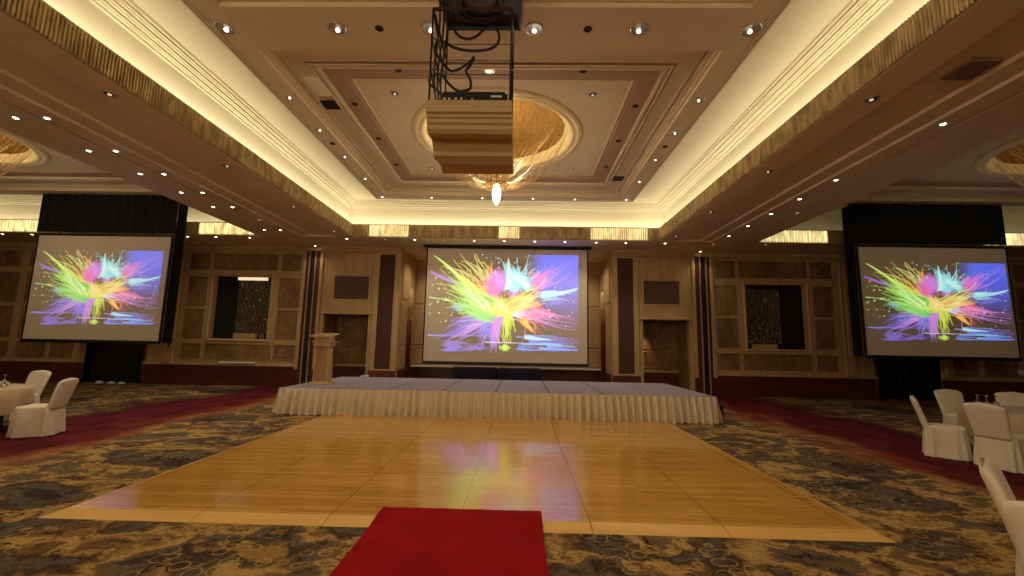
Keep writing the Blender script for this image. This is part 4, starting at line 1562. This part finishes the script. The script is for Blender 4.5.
# back soffit over stage
for i, x in enumerate((-5.41, -4.08, -3.07, -2.06, -1.04, -.02, 1.02, 2.04, 3.09, 4.09, 5.4)):
    on = i not in (1, 3)
    fixture('on' if on else 'off', x, 14.25, ZS, 'small downlight in the back soffit row above the stage, %s from left' % NTH[i], 'downlight', 'downlights in the back soffit above the stage')
    spot('downlight_beam', (x, 14.25, ZS - .03), P_DOWN * (.9 if 2.5 < abs(x) < 5 else .5), 100)
for i, x in enumerate((-17.5, -16.45, -10.95, -9.95, -8.78)):
    fixture('on', x, 14.25, ZS, 'small downlight in the soffit above left back wall, %s from left' % NTH[i], 'downlight', 'downlights above the left back wall')
    spot('downlight_beam', (x, 14.25, ZS - .03), P_DOWN * (.6 if i > 1 else .2), 110)
# a faint pair lights the right back wall
for i, x in enumerate((8.75,)):
    fixture('off', x, 14.25, ZS, 'small dim downlight in the soffit above the right back wall', 'downlight', 'downlights above the right back wall')
    spot('downlight_beam', (x, 14.25, ZS - .03), P_DOWN * .15, 125)

# centre recess flat band
for i, x in enumerate((-3.72, -2.1, -.76, .71, 2.18, 3.73)):
    fixture('big', x, 5.52, ZF, 'large chrome downlight in the near cross band of ceiling, %s from left' % NTH[i], 'downlight', 'large downlights in the near ceiling band')
    spot('downlight_beam', (x, 5.52, ZF - .05), P_BIG, 120)
for i, x in enumerate((-1.49, 1.46)):
    fixture('dark', x, 5.53, ZF, 'small dark ceiling speaker in the near cross band, %s of the hanging projector' % ('left' if i == 0 else 'right'), 'speaker', 'dark speakers in the near ceiling band')
for s, nm in ((-1, 'left'), (1, 'right')):
    for i, y in enumerate((7.26, 8.46, 9.76, 11.14, 12.6)):
        fixture('mid', s * 3.72, y, ZF, 'chrome downlight on the %s strip beside the coffer, %s from the camera' % (nm, NTH[i]), 'downlight', 'downlights on the %s coffer strip' % nm)
        spot('downlight_beam', (s * 3.72, y, ZF - .05), P_BIG * .5, 120)
    fixture('dark', s * 3.72, 9.09, ZF, 'small dark ceiling speaker on the %s strip beside the coffer' % nm, 'speaker')
for i, x in enumerate((-2.2, -.65, .9, 2.17)):
    fixture('mid', x, 12.6, ZF, 'chrome downlight on the far strip behind the coffer, %s from left' % NTH[i], 'downlight', 'downlights on the far coffer strip')
for i, (x, y) in enumerate(((-1.86, 7.5), (1.86, 7.5), (-1.86, 10.95), (1.86, 10.95))):
    fixture('chrome', x, y, 6.31, 'chrome downlight in the %s %s corner of the chandelier panel' % (('near', 'near', 'far', 'far')[i], ('left', 'right')[i % 2]), 'downlight', 'downlights in the chandelier panel corners')
for i, x in enumerate((-1.57, -.01, 1.57)):
    fixture('dark' if i != 1 else 'mid', x, 6.72, 6.25, ('dark ceiling speaker' if i != 1 else 'small chrome downlight') + ' on the near coffer ledge, %s from left' % NTH[i], 'speaker' if i != 1 else 'downlight')
for s, nm in ((-1, 'left'), (1, 'right')):
    for i, y in enumerate((7.78, 9.2, 10.62)):
        fixture('dark', s * 2.72, y, 6.25, 'dark ceiling speaker on the %s coffer ledge, %s from the camera' % (nm, NTH[i]), 'speaker', 'dark speakers on the %s coffer ledge' % nm)

# vents and a light patch
for s, y, nm in ((-1, 7.75, 'left'), (1, 11.3, 'right')):
    t = thing('ceiling_vent', 'dark square vent in the %s side of the centre coffer' % nm, 'vent', (s * 3.18, y, 6.215))
    MB().bbox(-.15, .15, -.15, .15, -.02, 0, .006).build('grille', M['dark_spot'], t)
    for k in range(5):
        MB().box(-.13, .13, -.12 + .055 * k, -.10 + .055 * k, -.028, -.018).build('louvre', M['black_metal'], t)
t = thing('access_panel', 'pale square access flap in the left side of the coffer', 'panel', (-3.15, 7.15, 6.215))  # reflected projector light set in as a pale plate
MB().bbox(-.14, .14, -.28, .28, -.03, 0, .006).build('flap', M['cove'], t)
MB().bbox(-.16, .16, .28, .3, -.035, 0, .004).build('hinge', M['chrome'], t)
t = thing('ceiling_speaker', 'square brown speaker box on the right beam soffit', 'speaker', (6.2, 5.12, ZS + .09))
MB().bbox(-.2, .2, -.2, .2, -.05, 0, .01).build('housing', plain('brown_speaker_paint', (140, 106, 84), .6), t)
MB().bbox(-.17, .17, -.17, .17, -.058, -.048, .004).build('grille', plain('brown_speaker_mesh', (120, 90, 72), .8, scale=40), t)

# ================================================================== PROJECTOR LIFT
PX0, PX1 = -.455, .455
t = thing('projector_lift', 'ceiling projector lift lowered on a black scissor frame with loose cables', 'projector lift', (0, 0, 0))
prof = [(4.24, 4.21), (4.24, 4.08), (4.275, 4.07), (4.275, 4.04), (4.30, 4.03), (4.30, 3.99), (4.33, 3.975), (4.33, 3.93), (4.37, 3.90), (4.55, 3.93),
        (4.56, 3.955), (4.70, 3.85), (4.70, 3.80), (4.78, 3.78), (4.79, 3.81), (5.08, 3.86), (5.10, 3.88), (5.32, 3.84), (5.32, 4.21)]
l0 = [(PX0, y, z) for y, z in prof]
l1 = [(PX1, y, z) for y, z in prof]
MB().loft([l0, l1]).build('ceiling_plug', wood('plug_painted_wood', (172, 146, 106), (184, 158, 118), .55, (.1, 1, 1), 10), t)
# projector body on the plug
b = MB()
b.bbox(-.33, .40, 4.36, 4.95, 4.235, 4.40, .03)
pb = b.build('projector_body', M['black_metal'], t)
MB().bbox(.22, .34, 4.35, 4.365, 4.315, 4.335, .003).build('label_plate', M['white'], pb)
MB().lathe([(.0, .0), (.03, .0), (.035, -.01), (.035, -.03), (.03, -.035), (0, -.03)], n=20).build('lens', M['black_metal'], pb, True, (0.0, 4.345, 4.32))
for x in (-.28, -.23, -.16, -.1, .02):
    MB().tube([(x, 4.345, 4.29), (x, 4.33, 4.27)], .014, 8).build('connector', M['white'], pb)
MB().bbox(-.36, .43, 4.33, 5.0, 4.205, 4.24, .008).build('tray', M['black_metal'], t)
# frame: four posts, rungs, top rails
FX0, FX1, FY0, FY1, FZ1 = -.445, .43, 4.32, 5.19, 5.9
for x in (FX0, FX1):
    for y in (FY0, FY1):
        MB().tube([(x, y, 4.2), (x, y, 5.34 if y == FY0 else FZ1)], .011, 6).build('post', M['black_metal'], t)
for z in (5.34,):
    MB().box(FX0, FX1, FY0 - .012, FY0 + .012, z - .015, z + .015).build('top_rail', M['dark_spot'], t)
for z in (4.62, 4.86, 5.14, 5.34, 5.57, 5.82):
    MB().tube([(FX0, FY1, z), (FX1, FY1, z)], .006, 5).build('rung', M['black_metal'], t)
zz = [4.22, 4.62, 5.0, 5.34]
for x in (FX0, FX1):
    for i in range(3):
        a, c = zz[i], zz[i + 1]
        MB().tube([(x, FY0, a), (x, FY1, c + .2)], .009, 5).build('scissor_arm', M['black_metal'], t)
        MB().tube([(x, FY1, a), (x, FY0, c)], .009, 5).build('scissor_arm', M['black_metal'], t)
    MB().box(x - .01, x + .01, FY0, FY1, 5.325, 5.355).build('side_rail', M['black_metal'], t)


def smooth_path(pts, n=10):
    P = [Vector(p) for p in pts]
    P = [P[0] * 2 - P[1]] + P + [P[-1] * 2 - P[-2]]
    out = []
    for i in range(1, len(P) - 2):
        for k in range(n):
            s = k / n
            a, b2, c, d = P[i - 1], P[i], P[i + 1], P[i + 2]
            out.append(.5 * ((2 * b2) + (c - a) * s + (2 * a - 5 * b2 + 4 * c - d) * s * s + (3 * b2 - a - 3 * c + d) * s ** 3))
    out.append(P[-2])
    return out


def unproj(u, v, y):
    d = Fv + R2 * ((u - 512) / FPX) + U2 * ((288 - v) / FPX)
    k = y / d.y
    return (CAMX + d.x * k, y, CAMH + d.z * k)


CY0 = 4.75
cab1 = [(453, 12), (454, 28), (459, 36), (468, 39), (477, 36), (486, 28), (494, 27), (499, 34), (498, 43), (490, 49), (472, 51), (455, 48), (444, 42), (437, 42), (436, 52), (440, 60)]
cab2 = [(439, 58), (445, 66), (452, 71), (461, 68), (470, 62), (474, 57), (470, 66), (466, 71), (470, 79), (471, 86), (468, 90), (458, 91), (449, 84), (443, 76), (437, 74), (430, 79), (430, 84), (436, 89), (441, 95)]
for pth in (cab1, cab2):
    MB().tube(smooth_path([unproj(u, v, CY0) for u, v in pth], 6), .017, 6).build('cable', M['black_metal'], t, True)
for k, (dx) in enumerate((0, .03, .06)):
    MB().tube(smooth_path([(FX0 + dx, 4.5 + .1 * k, 5.9), (FX0 + dx + .03, 4.55 + .08 * k, 5.4), (FX0 + dx - .02, 4.6 + .05 * k, 4.8), (FX0 + dx + .04, 4.5, 4.3)], 6), .012, 5).build('cable', M['black_metal'], t, True)
# hatch housing fixed in the ceiling
t = thing('lift_housing', 'dark metal housing of the lift in the ceiling hatch', 'housing', (0, 0, 0))
hx0, hx1, hy0, hy1 = -.5, .52, 3.9, 5.42
b = MB()
b.box(hx0, hx0 + .03, hy0, hy1, 5.95, 6.2).box(hx1 - .03, hx1, hy0, hy1, 5.95, 6.2).box(hx0, hx1, hy1 - .03, hy1, 5.95, 6.2).box(hx0, hx1, hy0, hy0 + .03, 5.95, 6.2)
b.build('housing_frame', M['black_metal'], t)
MB().box(hx0 + .03, hx1 - .03, hy0 + .03, hy1 - .03, 6.02, 6.05).build('housing_plate', plain('dark_brown_metal', (60, 46, 38), .5, .2), t)
MB().lathe([(.28, 5.98), (.3, 5.95), (.3, 6.02), (.24, 6.02), (.24, 5.97), (.28, 5.98)], (0.0, 5.0, 0), 32).build('cable_drum', M['black_metal'], t, True)

# ================================================================== ADDED FILL LIGHTS, RECESS SPOTS
# unseen point lights added behind the camera to lift ceiling and soffits
for x in (-6.5, 0, 6.5):
    point('rear_hall_light', (x, -4.0, 3.7), 440 if x < 5 else 80, WARM, .4)
# accent spot in the right recess
spot('recess_accent', (5.45, 16.55, 2.6), 60, 46, .6, (1, .7, .4), (5.3, 16.9, .9))
spot('recess_accent', (-5.6, 16.5, 2.6), 2, 60, .5, (1, .7, .4), (-5.6, 16.9, .9))

for i, x in enumerate((-3.0, 0.0, 3.0)):  # unseen downlights added to brighten the alcove
    fixture('off', x, 16.7, ZS, 'small downlight in the alcove ceiling behind the centre screen, %s from left' % NTH[i], 'downlight', 'downlights in the alcove ceiling')
    spot('downlight_beam', (x, 16.7, ZS - .03), P_DOWN * 1.6, 140)  # beam of the added alcove downlight

# label sanity
seen = {}
for o in SC.objects:
    if 'label' in o:
        seen.setdefault(o['label'], []).append(o.name)
for k, v in seen.items():
    if len(v) > 1: print('DUP LABEL', k, v)
    n = len(k.split())
    if n < 4 or n > 16: print('LABEL LENGTH', n, k)
